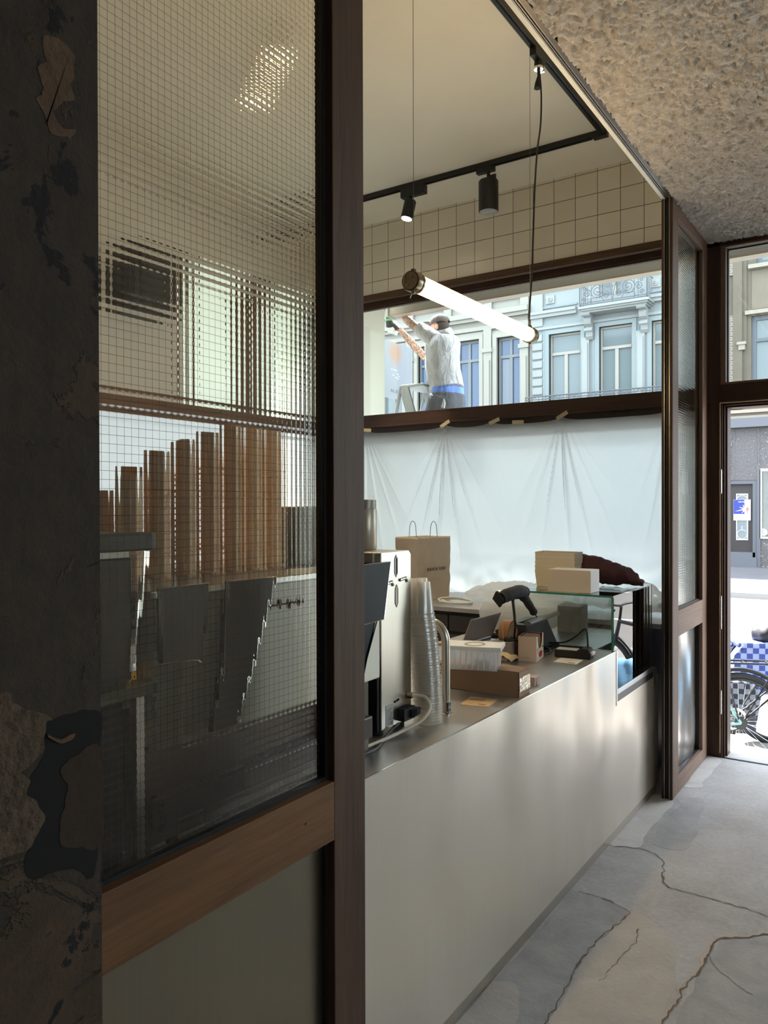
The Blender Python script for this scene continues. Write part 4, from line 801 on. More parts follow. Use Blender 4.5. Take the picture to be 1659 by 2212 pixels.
obj('silver_ring', cyl(BM(), (LX, 3.715, 3.834), (LX, 3.715, 3.822), 0.024), chrome, tkp, smooth=True)
obj('strain_relief', tube(BM(), [(LX, 3.715, 3.825), (LX+0.001, 3.717, 3.79), (LX-0.004, 3.712, 3.755), (LX-0.006, 3.710, 3.725)], [0.008, 0.008, 0.013, 0.016], 12), blackrub, tkp, smooth=True)
obj('fixing', box(BM(), LX-0.012, LX+0.012, 3.755, 3.77, 3.83, 3.862), chrome, tkp)
spk = thing('wall_speaker', 'dark speaker box on the left wall seen blurred through wired glass', 'speaker', (-4.2, 3.4, 2.95))
obj('cabinet', box(BM(), -4.35, -4.08, 3.2, 3.58, 2.93, 3.25), black, spk, bevel=0.01); obj('grille', box(BM(), -4.08, -4.07, 3.22, 3.56, 2.95, 3.23), mat('grille', S(50, 48, 46), 0.8), spk)
# ---------------------------------------------------------------- things on the counters
# espresso machine behind the wired glass
em = thing('espresso_machine', 'white espresso machine with black trapezoid side plates and cup tray on top', 'coffee machine', (-1.47, 1.4, ZT))
cream = mat('cream enamel', S(232, 226, 208), 0.35); umber = mat('dark umber plate', S(66, 54, 50), 0.35)
obj('body', box(BM(), -1.74, -1.215, 1.0, 1.79, 1.12, 1.425), cream, em, bevel=0.006)
obj('back_panel', box(BM(), -1.215, -1.205, 1.06, 1.70, 1.118, 1.43), cream, em, bevel=0.003)
obj('cup_tray', box(BM(), -1.75, -1.20, 0.99, 1.80, 1.425, 1.436), ss_x, em, bevel=0.002)
for poly, mm in (([(1.56, 1.446), (1.807, 1.446), (1.776, 1.289), (1.66, 1.285)], blackgloss), ([(0.995, 1.445), (1.124, 1.445), (1.104, 1.285), (1.0, 1.30)], umber), ([(1.177, 1.444), (1.327, 1.441), (1.253, 1.25), (1.203, 1.135), (1.13, 1.135), (1.16, 1.25)], umber)):
    bm = BM(); prism(bm, poly, FX, -1.205, -1.192); pk = obj('side_plate', bm, mm, em)
    bm = BM(); pc = [Vector((-1.1925, a, b)) for a, b in poly]; tube(bm, pc, 0.0016, 6, closed=True); obj('chrome_edge', bm, chrome, pk)
bm = BM(); tube(bm, [(-1.195, 1.745, 1.289), (-1.195, 1.695, 1.19), (-1.195, 1.62, 0.98)], 0.002, 6); prism(bm, [(1.62, 1.285), (1.742, 1.289), (1.62, 1.0), (1.58, 1.0)], FX, -1.21, -1.197); obj('slanted_leg', bm, blackgloss, em)
bm = BM()
for yy in (1.05, 1.72):
    for xx in (-1.68, -1.27): cyl(bm, (xx, yy, ZT), (xx, yy, 1.12), 0.02)
obj('legs', bm, ss, em, smooth=True)
obj('shade_sheet', box(BM(), -1.26, -1.25, 0.98, 1.78, 0.915, 1.12), steel('dark shade sheet', S(92, 84, 78), 0.35, 0, 'z'), em)  # dark sheet added for the shade in the open space under the machine
obj('drip_tray', box(BM(), -1.78, -1.22, 1.02, 1.76, 0.96, 1.02), umber, em, bevel=0.004)
bm = BM(); P = [Vector((-1.2042, 1.305+0.13*i/60, 1.374+0.010*math.sin(i*1.15)*(0.6+0.4*math.sin(i*0.37)))) for i in range(61)]; tube(bm, P, 0.0022, 5); obj('script_emblem', bm, mat('red brown enamel', S(128, 70, 56), 0.5), em)
bm = BM()
for k in range(3): box(bm, -1.203, -1.195, 1.086, 1.102, 1.292+0.014*k, 1.300+0.014*k)
obj('amber_lights', bm, emis('amber indicator', (1, 0.62, 0.12, 1), 1.6), em)
# kraft cups
def cup_bm(r0, r1, h, lip, wall=True, inv=True):
    bm = BM(); prof = [(0.001, 0.004), (r0*0.92, 0.004), (r0, 0.0), (r1, h), (r1+lip*0.6, h+lip*0.2), (r1+lip, h-lip*0.6), (r1+lip*0.4, h-lip*1.2)]
    if inv: prof = [(r, h-z) for r, z in prof]
    lathe(bm, prof, (0, 0, 0), 22, capends=False); return bm
kc = obj('paper_cup', cup_bm(0.024, 0.0285, 0.088, 0.0022), mat('tan paper cup', S(222, 182, 138), 0.65), local=True, smooth=True)
KG = 'tan paper cups stacked upside down on the coffee machine'; KL = 'tan paper cup in one of the tall upside-down stacks on the coffee machine'
tag(kc, KL, 'cup', KG); kc.location = (-1.5, 1.22, 1.4365)
cols = [(-1.45, 1.125, 11), (-1.45, 1.205, 15), (-1.45, 1.285, 17), (-1.45, 1.365, 19), (-1.45, 1.445, 21), (-1.45, 1.525, 21), (-1.45, 1.605, 21), (-1.545, 1.12, 9), (-1.545, 1.20, 13), (-1.545, 1.28, 16), (-1.545, 1.365, 18)]
first = True
for x, y, n in cols:
    for k in range(n):
        z = 1.4365+k*0.0145
        if first: kc.location = (x, y, z); first = False; continue
        c = kc.copy(); COL.objects.link(c); c.location = (x, y, z)
cn2 = thing('cup_carton', 'grey box standing at the end of the cup stacks on the coffee machine', 'box', (-1.5, 1.715, 1.4365))
obj('carton', box(BM(), -1.58, -1.42, 1.665, 1.775, 1.437, 1.60), mat('grey green carton', S(128, 120, 104), 0.6), cn2)
# grinder
gr = thing('coffee_grinder', 'dark coffee grinder with chrome edge at the far left behind wired glass', 'grinder', (-1.34, 0.91, ZT))
obj('body', box(BM(), -1.45, -1.23, 0.80, 0.965, 1.27, 1.505), umber, gr, bevel=0.006)
obj('hopper_lid', box(BM(), -1.47, -1.20, 0.78, 0.992, 1.517, 1.552), black, gr, bevel=0.005)
obj('hopper_neck', box(BM(), -1.44, -1.24, 0.81, 0.96, 1.505, 1.517), alu, gr)
bm = BM(); tube(bm, [(-1.222, 0.985, 1.515), (-1.222, 0.975, 1.43), (-1.222, 0.955, 1.33), (-1.222, 0.95, 1.29)], 0.006, 8); obj('chrome_edge', bm, chrome, gr, smooth=True)
obj('shelf', box(BM(), -1.46, -1.21, 0.80, 1.0, 1.236, 1.262), mat('sage tray', S(150, 150, 128), 0.4), gr)
bm = BM(); cyl(bm, (-1.27, 0.97, 1.262), (-1.27, 0.97, 1.292), 0.032); obj('amber_dosing_cup', bm, brass, gr, smooth=True)
obj('column', box(BM(), -1.45, -1.25, 0.80, 0.95, ZT, 1.236), blackgloss, gr); obj('grey_post', box(BM(), -1.235, -1.215, 0.955, 0.975, ZT, 1.24), alu, gr)
bn = thing('green_bin', 'tall dark green bin between grinder and coffee machine', 'bin', (-1.3, 1.02, ZT))
obj('body', tube(BM(), [(-1.29, 1.02, ZT), (-1.29, 1.02, 1.19)], [0.03, 0.036], 24), mat('moss green', S(70, 84, 30), 0.5), bn, smooth=True); obj('rim', lathe(BM(), [(0.034, 0), (0.039, 0.003), (0.039, 0.012), (0.034, 0.014)], (-1.29, 1.02, 1.185), 24, capends=False), mat('moss green', S(70, 84, 30), 0.5), bn, smooth=True)
bx = thing('small_carton', 'tan carton on the counter seen low through the wired glass', 'box', (-1.3, 1.12, ZT))
obj('carton', box(BM(), -1.33, -1.25, 1.09, 1.16, ZT, 1.0), card_pale, bx); obj('tape', box(BM(), -1.3302, -1.2498, 1.118, 1.13, 0.95, 1.0005), mask, bx)
# stainless boiler box
sb = thing('stainless_machine', 'upright stainless steel grinder casing with slotted side and black front', 'coffee machine', (-1.42, 2.0, ZT))
zt = 1.462
bm = BM(); prism(bm, [(1.921, 0.925), (2.092, 0.925), (2.092, zt-0.012), (2.080, zt), (1.921, zt)], FX, -1.62, -1.301); obj('casing', bm, ss, sb, bevel=0.0025)
obj('front_panel', box(BM(), -1.615, -1.306, 1.905, 1.921, 0.92, 1.43), blackgloss, sb, bevel=0.003)
obj('top_block', box(BM(), -1.43, -1.315, 1.897, 1.921, 1.432, 1.4615), mat('grey block', S(112, 104, 96), 0.4, 0.5), sb, bevel=0.002)
def slot(y, z0, z1, dark):
    w_ = 0.007; bm = BM(); prism(bm, [(y-w_, z0+0.012), (y, z0), (y+w_, z0+0.012), (y+w_, z1-0.012), (y, z1), (y-w_, z1-0.012)], FX, -1.3012, -1.2995); s_ = obj('slot', bm, blackgloss if dark else mat('embossed slot', S(120, 108, 94), 0.35, 0.8), sb)
    bm = BM(); P = [Vector((-1.3, a, b)) for a, b in [(y-w_, z0+0.012), (y, z0), (y+w_, z0+0.012), (y+w_, z1-0.012), (y, z1), (y-w_, z1-0.012)]]; tube(bm, P, 0.0016, 6, closed=True); obj('slot_rim', bm, ss, s_)
slot(2.004, 1.384, 1.450, True); slot(2.007, 1.290, 1.358, False)
bm = BM()
for ya, yb, z in ((1.955, 1.985, 1.366), (2.024, 2.066, 1.372)):
    tube(bm, [(-1.3005, ya, z), (-1.3005, yb-0.006, z+0.004), (-1.3005, yb, z-0.008)], 0.005, 10)
obj('embossed_rib', bm, ss, sb, smooth=True)
for xx, yy in ((-1.33, 1.94), (-1.33, 2.06), (-1.58, 1.94), (-1.58, 2.06)): obj('foot', cyl(BM(), (xx, yy, ZT), (xx, yy, 0.926), 0.019), blackrub, sb, smooth=True)
obj('rating_label', box(BM(), -1.3012, -1.2996, 1.945, 1.985, 0.93, 0.995), mat('label silver', S(176, 174, 170), 0.5), sb)
bm = BM()
for k in range(8): box(bm, -1.2997, -1.2993, 1.949, 1.949+(0.012 if k < 2 else 0.022+0.006*((k*7) % 3)), 0.938+k*0.0062, 0.9393+k*0.0062)
obj('label_lines', bm, ink, sb)
obj('ce_mark', text_bm('CE', 0.011, axes((-1.2995, 1.974, 0.938), (0, 1, 0), (0, 0, 1), (1, 0, 0)), 0.0002), ink, sb)
bm = BM(); 
for (ya, za) in ((1.995, 0.998), (2.005, 0.999), (2.015, 1.001)): cyl(bm, (-1.301, ya, za), (-1.298, ya, za), 0.0035, n=10)
obj('screws', bm, black, sb)
obj('gland', cyl(BM(), (-1.301, 2.068, 1.004), (-1.285, 2.072, 1.004), 0.010), ss, sb, smooth=True)
bm = BM(); box(bm, -1.30, -1.272, 2.005, 2.07, 0.937, 0.975); box(bm, -1.285, -1.262, 2.035, 2.085, 0.945, 0.968)
for k in range(4): box(bm, -1.263, -1.259, 2.04+k*0.006, 2.043+k*0.006, 0.946, 0.967)
obj('mains_plug', bm, blackrub, sb, bevel=0.006)
bm = BM(); tube(bm, spline([(-1.286, 2.072, 1.004), (-1.25, 2.09, 1.0), (-1.222, 2.075, 0.975), (-1.225, 2.03, 0.945), (-1.25, 1.97, 0.925), (-1.262, 1.90, 0.917), (-1.275, 1.80, 0.912), (-1.28, 1.65, 0.911)], 10), 0.0055, 10); cb = obj('white_cable', bm, mat('white cable', S(222, 208, 190), 0.5), smooth=True); tag(cb, 'white power cable looping out of the stainless casing over the worktop', 'cable')
bm = BM(); tube(bm, spline([(-1.283, 1.99, 0.935), (-1.29, 1.95, 0.918), (-1.27, 1.88, 0.911), (-1.245, 1.80, 0.910), (-1.26, 1.62, 0.909)], 8), 0.0042, 8); cb = obj('grey_cable', bm, mat('grey cable', S(86, 84, 80), 0.5), smooth=True); tag(cb, 'thin dark grey cable on the worktop under the stainless casing', 'cable')
cn = thing('canister', 'tall grey beige canister with lid standing on the stainless casing', 'canister', (-1.445, 2.03, zt))
bm = BM(); lathe(bm, [(0.036, 0.0), (0.0385, 0.003), (0.0385, 0.128), (0.037, 0.131)], (-1.437, 2.03, zt+0.001), 32); obj('body', bm, mat('champagne tin', S(188, 178, 160), 0.35, 0.5), cn, smooth=True)
bm = BM(); lathe(bm, [(0.0365, 0.131), (0.0365, 0.16), (0.034, 0.162)], (-1.437, 2.03, zt), 32); obj('lid', bm, mat('tin lid', S(150, 142, 130), 0.4, 0.4), cn, smooth=True)
# clear cup stack
cc0 = obj('plastic_cup', cup_bm(0.028, 0.0455, 0.115, 0.0032), cupm, local=True, smooth=True)
CG = 'clear plastic cups nested in one tall stack'; tag(cc0, 'clear plastic cup nested upside down in the tall stack by the tap', 'cup', CG)
NC = 40
for k in range(NC):
    c = cc0 if k == 0 else cc0.copy()
    if k: COL.objects.link(c)
    z = ZT+0.0005+k*0.00895; u = k/NC
    c.location = (-1.274-0.020*u*u, 2.150-0.018*u*u, z); c.rotation_euler = (0.012*u, -0.05*u, k*2.4)
# tap
tp = thing('water_tap', 'brushed steel swan-neck tap rising from the worktop', 'tap', (-1.272, 2.265, ZT))
bm = BM(); P = [(-1.272, 2.265, ZT+0.006), (-1.272, 2.265, 1.15)]+[(-1.272-0.062*(1-math.cos(a)), 2.265-0.008*(1-math.cos(a)), 1.15+0.062*math.sin(a)) for a in [PI*i/14 for i in range(1, 13)]]
tube(bm, P+[(-1.395, 2.25, 1.13)], 0.0145, 18); obj('neck', bm, ss, tp, smooth=True)
obj('base_flange', lathe(BM(), [(0.026, 0), (0.026, 0.004), (0.018, 0.007)], (-1.272, 2.265, ZT), 28), ss, tp, smooth=True)
obj('badge', box(BM(), -1.2595, -1.256, 2.252, 2.270, 0.915, 0.945), black, tp)
obj('badge_letter', text_bm('G', 0.012, axes((-1.2557, 2.261, 0.930), (0, 0, 1), (0, -1, 0), (1, 0, 0)), 0.0002), alu, tp)
# long box and plastic tub
lb = thing('long_cardboard_box', 'long brown cardboard box lying across the worktop', 'box', (-1.3, 2.64, ZT))
obj('box_body', box(BM(), -1.50, -1.155, 2.592, 2.692, ZT, 1.0), card_brown, lb, bevel=0.0015)
bm = BM(); box(bm, -1.1555, -1.1535, 2.593, 2.691, ZT+0.001, 0.995); obj('end_flap', bm, mat('cardboard end', S(172, 136, 104), 0.75), lb)
obj('flap_gap', box(BM(), -1.1556, -1.1528, 2.591, 2.5945, ZT+0.002, 0.998), ink, lb)
def crinkle(bm, fn, n=14):
    G = [[bm.verts.new(fn(i/n, j/n, noise.noise(Vector((i*1.7, j*1.9, 1))))) for i in range(n+1)] for j in range(n+1)]
    for j in range(n):
        for i in range(n): bm.faces.new((G[j][i], G[j][i+1], G[j+1][i+1], G[j+1][i]))
    return bm
obj('clear_tape', crinkle(BM(), lambda u, v, h: (-1.1522+0.0012*h, 2.598+0.094*u, 0.925+0.052*v+0.004*h)), mat('shiny packing tape', S(206, 188, 168), 0.15, 0.3), lb)
tb = thing('plastic_tub', 'clear plastic storage tub with white lid on the long cardboard box', 'tub', (-1.31, 2.56, 1.0))
RT = Matrix.Translation((-1.322, 2.575, 1.0005)) @ Matrix.Rotation(math.radians(18), 4, 'Z')
def frustum(bm, a, b, h0, h1, s, M, cap=True):
    r0 = [(-a*s, -b*s), (a*s, -b*s), (a*s, b*s), (-a*s, b*s)]; r1 = [(-a, -b), (a, -b), (a, b), (-a, b)]
    A = [bm.verts.new(M @ Vector((x, y, h0))) for x, y in r0]; B = [bm.verts.new(M @ Vector((x, y, h1))) for x, y in r1]
    bm.faces.new(A)
    if cap: bm.faces.new(B[::-1])
    for k in range(4): bm.faces.new((A[k], A[(k+1) % 4], B[(k+1) % 4], B[k]))
    return bm
obj('tub_body', frustum(BM(), 0.098, 0.058, 0.0, 0.082, 0.9, RT, False), tubm, tb)
bm = BM(); box(bm, -0.104, 0.104, -0.064, 0.064, 0.082, 0.087, M=RT); rectring(bm, R4(-0.105, 0.105, -0.065, 0.065), R4(-0.1, 0.1, -0.06, 0.06), lambda a, b, d: RT @ Vector((a, b, d)), 0.074, 0.089); obj('lid', bm, mat('milky lid', S(232, 232, 230), 0.4), tb, bevel=0.002)
bm = BM(); lathe(bm, [(0.03, 0.0875), (0.036, 0.0895), (0.04, 0.0875)], (0, 0, 0), 24, capends=False)
for v in bm.verts: v.co = RT @ v.co
obj('lid_ring', bm, mat('grey ring', S(150, 150, 148), 0.4), tb, smooth=True)
bm = BM()
for k in range(9): box(bm, -0.088+k*0.0215, -0.086+k*0.0215, -0.0605, -0.0555, 0.006, 0.074, M=RT)
obj('side_ribs', bm, mat('milky rib', S(236, 238, 240), 0.4), tb)
random.seed(3)
for k in range(16):
    M_ = RT @ Matrix.Translation((random.uniform(-0.06, 0.06), random.uniform(-0.03, 0.03), 0.004+k*0.0016)) @ Matrix.Rotation(random.uniform(0, 3), 4, 'Z') @ Matrix.Rotation(random.uniform(-.12, .12), 4, 'X')
    o = obj('loyalty_card', box(BM(), -0.022, 0.022, -0.014, 0.014, 0, 0.0007, M=M_), paper if k % 3 else card_pale)
    tag(o, 'small card lying loose inside the clear plastic tub', 'card', 'cards inside the plastic tub')
o = obj('yellow_note', prism(BM(), [(-1.402, 2.535), (-1.35, 2.55), (-1.395, 2.575)], lambda a, b, d: (a, b, d+(a+1.40)*0.45), 1.03, 1.031), paper_cream); tag(o, 'yellow folded note standing in the left of the clear tub', 'note')
# flyers
def card(name, pts, z, m, label, cat, marks):
    t = thing(name, label, cat, (pts[0][0], pts[0][1], z)); obj('sheet', prism(BM(), pts, FZ, z, z+0.0016), m, t)
    bm = BM(); P = [Vector((*p, z+0.0017)) for p in pts]; o_ = P[0]; ux = P[3]-P[0]; uy = P[1]-P[0]
    random.seed(len(label))
    for a, b, c, d in marks:
        q = [o_+ux*a+uy*b, o_+ux*c+uy*b, o_+ux*c+uy*d, o_+ux*a+uy*d]; bm.faces.new([bm.verts.new(v) for v in q])
    obj('print', bm, ink, t); return t
mk = []
for k in range(3):
    x = 0.1
    while x < 0.62: w_ = random.uniform(0.02, 0.05); mk.append((x, 0.78-0.1*k, x+w_, 0.83-0.1*k)); x += w_+0.012
for k in range(26): x = random.uniform(0.1, 0.8); y = random.uniform(0.12, 0.5); mk.append((x, y, x+random.uniform(0.01, 0.1), y+0.012))
mk += [(0.6, 0.12, 0.86, 0.15), (0.6, 0.17, 0.84, 0.20), (0.62, 0.22, 0.8, 0.24)]
card('brown_flyer', [(-1.289, 2.395), (-1.307, 2.512), (-1.206, 2.53), (-1.191, 2.42)], ZT, mat('tan printed card', S(206, 174, 132), 0.7), 'square tan printed card lying flat in front of the long box', 'card', mk)
mk2 = [(random.uniform(0.1, 0.5), y/20, random.uniform(0.5, 0.9), y/20+0.012) for y in range(8, 18)]+[(0.6, 0.1, 0.9, 0.2)]
card('white_flyer', [(-1.296, 3.286), (-1.299, 3.390), (-1.197, 3.392), (-1.19, 3.286)], ZT, paper, 'white printed card lying flat in front of the card terminal', 'card', mk2)
pb = thing('small_pink_box', 'tiny pale pink carton beside the end of the long cardboard box', 'box', (-1.2, 2.82, ZT))
pink = mat('pale pink carton', S(206, 178, 166), 0.7); obj('carton', box(BM(), -1.235, -1.178, 2.797, 2.845, ZT, 0.938), pink, pb, bevel=0.001)
obj('flap_slit', prism(BM(), [(2.810, 0.906), (2.814, 0.936), (2.817, 0.906)], FX, -1.1785, -1.1775), ink, pb)
# tissue box
tbx = thing('sachet_box', 'pale cardboard sachet box with red inside and red oval mark', 'box', (-1.4, 3.29, ZT))
A_, B_, C_ = Vector((-1.434, 3.215, 0)), Vector((-1.352, 3.230, 0)), Vector((-1.362, 3.375, 0)); ux = (B_-A_).normalized(); uy = Vector((-ux.y, ux.x, 0)); MX = axes((A_.x, A_.y, ZT), ux, uy, (0, 0, 1)); wx, wy, hh = 0.083, 0.145, 0.112
red = mat('red carton inside', S(178, 46, 44), 0.6); pc = mat('peach carton', S(222, 192, 168), 0.6); pw = mat('white carton face', S(236, 226, 214), 0.6)
bm = BM(); box(bm, 0, wx, 0, 0.002, 0, hh, M=MX); box(bm, 0, 0.002, 0, wy, 0, hh, M=MX); box(bm, 0, wx, wy-0.002, wy, 0, hh, M=MX); box(bm, 0, wx, 0, wy, 0, 0.002, M=MX); obj('carton', bm, pc, tbx)
bm = BM(); cpt = [(0, 0), (wy, 0), (wy, hh), (wy*0.86, hh)]+[(wy*0.5+wy*0.36*math.cos(a), hh-0.062*math.sin(a)) for a in [PI*i/14 for i in range(1, 14)]]+[(wy*0.14, hh), (0, hh)]
prism(bm, cpt, lambda a, b, d: MX @ Vector((d, a, b)), wx-0.001, wx+0.0008); obj('cutout_face', bm, pw, tbx)
bm = BM(); box(bm, 0.0021, wx-0.002, 0.0021, 0.003, 0.003, hh-0.001, M=MX); box(bm, 0.0021, 0.003, 0.0021, wy-0.002, 0.003, hh-0.001, M=MX); box(bm, 0.003, wx-0.002, wy-0.003, wy-0.0021, 0.003, hh-0.001, M=MX); obj('red_lining', bm, red, tbx)
bm = BM(); P = [(wy*0.56+0.036*math.cos(a)*(1+0.12*math.sin(3*a)), 0.026+0.014*math.sin(a)) for a in [2*PI*i/24 for i in range(24)]]; prism(bm, P, lambda a, b, d: MX @ Vector((d, a, b)), wx+0.0008, wx+0.0014); obj('red_emblem', bm, mat('red print', S(206, 62, 58), 0.6), tbx)
bm = BM()
for a, b, c, d in ((0.012, 0.05, 0.03, 0.053), (0.012, 0.058, 0.05, 0.0595), (0.06, 0.058, 0.10, 0.0595), (0.11, 0.05, 0.135, 0.056), (0.012, 0.04, 0.04, 0.0415)): box(bm, wx+0.0007, wx+0.0013, a, c, b, d, M=MX)
box(bm, 0.02, 0.055, -0.0006, 0.0002, 0.016, 0.0168, M=MX); obj('print', bm, ink, tbx)
for k in range(9):
    bm = BM(); y0 = 0.012+k*0.014; crinkle(bm, lambda u, v, h: MX @ Vector((0.006+0.068*u, y0+0.004*h+0.006*v, 0.005+(0.098+0.008*math.sin(k*2.1))*v)), 6)
    o = obj('tea_sachet', bm, mat('tan sachet', S(206, 186, 160), 0.5), smooth=True); tag(o, 'tan paper sachet standing in the red lined box', 'sachet', 'sachets in the red lined box')
# tape dispenser box
td = thing('grey_tray', 'grey desk tray behind the bill spike', 'tray', (-1.52, 3.26, ZT)); gm = mat('grey tray', S(138, 130, 122), 0.6)
obj('tray_body', box(BM(), -1.56, -1.46, 3.20, 3.37, ZT, 0.988), gm, td, bevel=0.003)
tr = thing('tape_roll', 'brown packing tape roll standing in the grey tray', 'tape roll', (-1.50, 3.28, 0.985))
bm = BM(); M3 = Matrix(((0, 0, 1), (1, 0, 0), (0, 1, 0))); lathe(bm, [(0.043, -0.024), (0.058, -0.024), (0.058, 0.024), (0.043, 0.024), (0.043, -0.024)], (-1.51, 3.278, 1.018), 36, M=M3, capends=False)
obj('roll', bm, mat('brown tape', S(150, 108, 74), 0.35), tr, smooth=True); obj('core', lathe(BM(), [(0.040, -0.0245), (0.043, -0.0245), (0.043, 0.0245), (0.040, 0.0245), (0.040, -0.0245)], (-1.51, 3.278, 1.018), 36, M=M3, capends=False), card_pale, tr, smooth=True)
bs = thing('bill_spike', 'metal bill spike with cream receipts pierced on it', 'spike', (-1.53, 3.27, ZT))
bs_loc = (-1.49, 3.20)
obj('base', box(BM(), -1.525, -1.462, 3.165, 3.228, ZT, 0.925), mat('grey base', S(168, 160, 150), 0.5), bs, bevel=0.004)
obj('spike', cyl(BM(), (-1.495, 3.195, 0.92), (-1.498, 3.192, 1.075), 0.0018, 0.0008, n=8), ss, bs, smooth=True)
bm = BM(); crinkle(bm, lambda u, v, h: (-1.555+0.12*u, 3.145+0.10*v, 0.943-0.10*(u-0.5)**2-0.9*(v-0.5)**2*0.02+0.004*h), 10); sl = obj('receipt_slip', bm, paper_cream, smooth=True); tag(sl, 'cream receipt slip pierced on the bill spike', 'receipt')
# laptop
lp = thing('laptop', 'grey laptop standing open with its lid turned to the viewer', 'laptop', (-1.86, 3.62, ZT))
lm = mat('laptop grey aluminium', S(164, 156, 152), 0.45, 0.4)
hA, hB = Vector((-1.80, 3.36, ZT+0.014)), Vector((-1.795, 3.69, ZT+0.014)); hx = (hB-hA).normalized(); back = Vector((hx.y, -hx.x, 0)); 
LO = axes(hA, hx, -back, (0, 0, 1)); obj('keyboard_base', box(BM(), 0, 0.33, 0.0, 0.15, -0.0135, 0.0, M=LO), lm, lp, bevel=0.004)
ld = (back*0.42+Vector((0, 0, 1))).normalized(); LD = axes(hA, hx, ld, hx.cross(ld)); obj('lid', box(BM(), 0, 0.33, 0.004, 0.14, -0.003, 0.003, M=LD), lm, lp, bevel=0.004)
obj('screen', box(BM(), 0.008, 0.322, 0.012, 0.132, -0.0036, -0.003, M=LD), blackgloss, lp) if hx.cross(ld).dot(Vector((1, -1, 0))) > 0 else obj('screen', box(BM(), 0.008, 0.322, 0.012, 0.132, 0.003, 0.0036, M=LD), blackgloss, lp)
# point of sale stand
po = thing('till_screen', 'tilted touchscreen till on a wedge stand beside the glass case', 'till', (-1.45, 3.5, ZT)); pg = mat('till grey', S(98, 100, 104), 0.45, 0.3)
bm = BM(); prism(bm, [(3.31, ZT+0.006), (3.655, ZT+0.006), (3.655, 0.925), (3.535, 1.06), (3.315, 1.055), (3.44, 0.93)], FX, -1.56, -1.44); 
bm.free(); bm = BM()
Q = {'fl': (-1.46, 3.40, 0.915), 'fr': (-1.415, 3.652, 0.921), 'tl': (-1.435, 3.305, 1.055), 'tr': (-1.43, 3.545, 1.06)}
V = [bm.verts.new(p) for p in (Q['fl'], Q['fr'], Q['tr'], Q['tl'])]; V2 = [bm.verts.new((p[0]-0.11, p[1]+0.01, p[2]-0.003)) for p in (Q['fl'], Q['fr'], Q['tr'], Q['tl'])]
bm.faces.new(V); bm.faces.new(V2[::-1])
for k in range(4): bm.faces.new((V[k], V[(k+1) % 4], V2[(k+1) % 4], V2[k]))
obj('wedge_stand', bm, pg, po, bevel=0.004)
obj('foot', box(BM(), -1.56, -1.412, 3.38, 3.665, ZT, 0.922), black, po, bevel=0.004)
SP0, SP1, SP2, SP3 = Vector((-1.62, 3.378, 0.985)), Vector((-1.60, 3.63, 0.99)), Vector((-1.41, 3.62, 1.062)), Vector((-1.43, 3.345, 1.058))
bm = BM(); nrm = (SP1-SP0).cross(SP3-SP0).normalized(); 
if nrm.z < 0: nrm = -nrm
A = [bm.verts.new(p) for p in (SP0, SP1, SP2, SP3)]; B = [bm.verts.new(p+nrm*0.022) for p in (SP0, SP1, SP2, SP3)]
bm.faces.new(A[::-1]); bm.faces.new(B)
for k in range(4): bm.faces.new((A[k], A[(k+1) % 4], B[(k+1) % 4], B[k]))
obj('screen', bm, black, po, bevel=0.004)
bm = BM(); tube(bm, [(-1.43, 3.31, 1.062), (-1.41, 3.625, 1.075)], 0.012, 10, sx=1.6); obj('receipt_bar', bm, mat('till light grey', S(126, 128, 130), 0.4, 0.3), po, smooth=True)
# scanner
sn = thing('barcode_scanner', 'black handheld barcode scanner resting head-up on a thin stand', 'scanner', (-1.43, 3.25, 1.06))
bm = BM(); tube(bm, spline([(-1.45, 3.07, 1.20), (-1.44, 3.12, 1.212), (-1.43, 3.19, 1.217), (-1.43, 3.25, 1.214), (-1.43, 3.285, 1.207)], 6), [0.026]*4+[0.029]*8+[0.031]*6+[0.028]*5+[0.020, 0.014], 18, sx=1.0); obj('head', bm, blackrub, sn, smooth=True)
bm = BM(); tube(bm, [(-1.455, 3.068, 1.199), (-1.46, 3.058, 1.196)], [0.036, 0.037], 4); obj('scan_window', bm, blackgloss, sn)
bm = BM(); tube(bm, spline([(-1.43, 3.24, 1.205), (-1.43, 3.285, 1.18), (-1.43, 3.325, 1.15), (-1.43, 3.36, 1.125), (-1.43, 3.385, 1.105)], 5), [0.023]*5+[0.019]*8+[0.017]*6+[0.019, 0.018], 16); obj('handle', bm, blackrub, sn, smooth=True)
bm = BM(); tube(bm, [(-1.43, 3.15, 1.185), (-1.435, 3.175, 1.13), (-1.45, 3.22, 1.06), (-1.47, 3.25, 0.99), (-1.49, 3.255, ZT+0.01)], [0.007, 0.006, 0.005, 0.005, 0.006], 10); obj('stand_pole', bm, black, sn, smooth=True)
obj('stand_foot', lathe(BM(), [(0.045, 0.0), (0.045, 0.006), (0.01, 0.012)], (-1.49, 3.255, 0.99), 24), black, sn, smooth=True)
bm = BM(); tube(bm, spline([(-1.43, 3.385, 1.105), (-1.43, 3.42, 1.075), (-1.46, 3.46, 1.04), (-1.62, 3.52, 0.99), (-1.66, 3.55, 0.93)], 6), 0.003, 8); obj('scanner_cable', bm, black, sn, smooth=True)
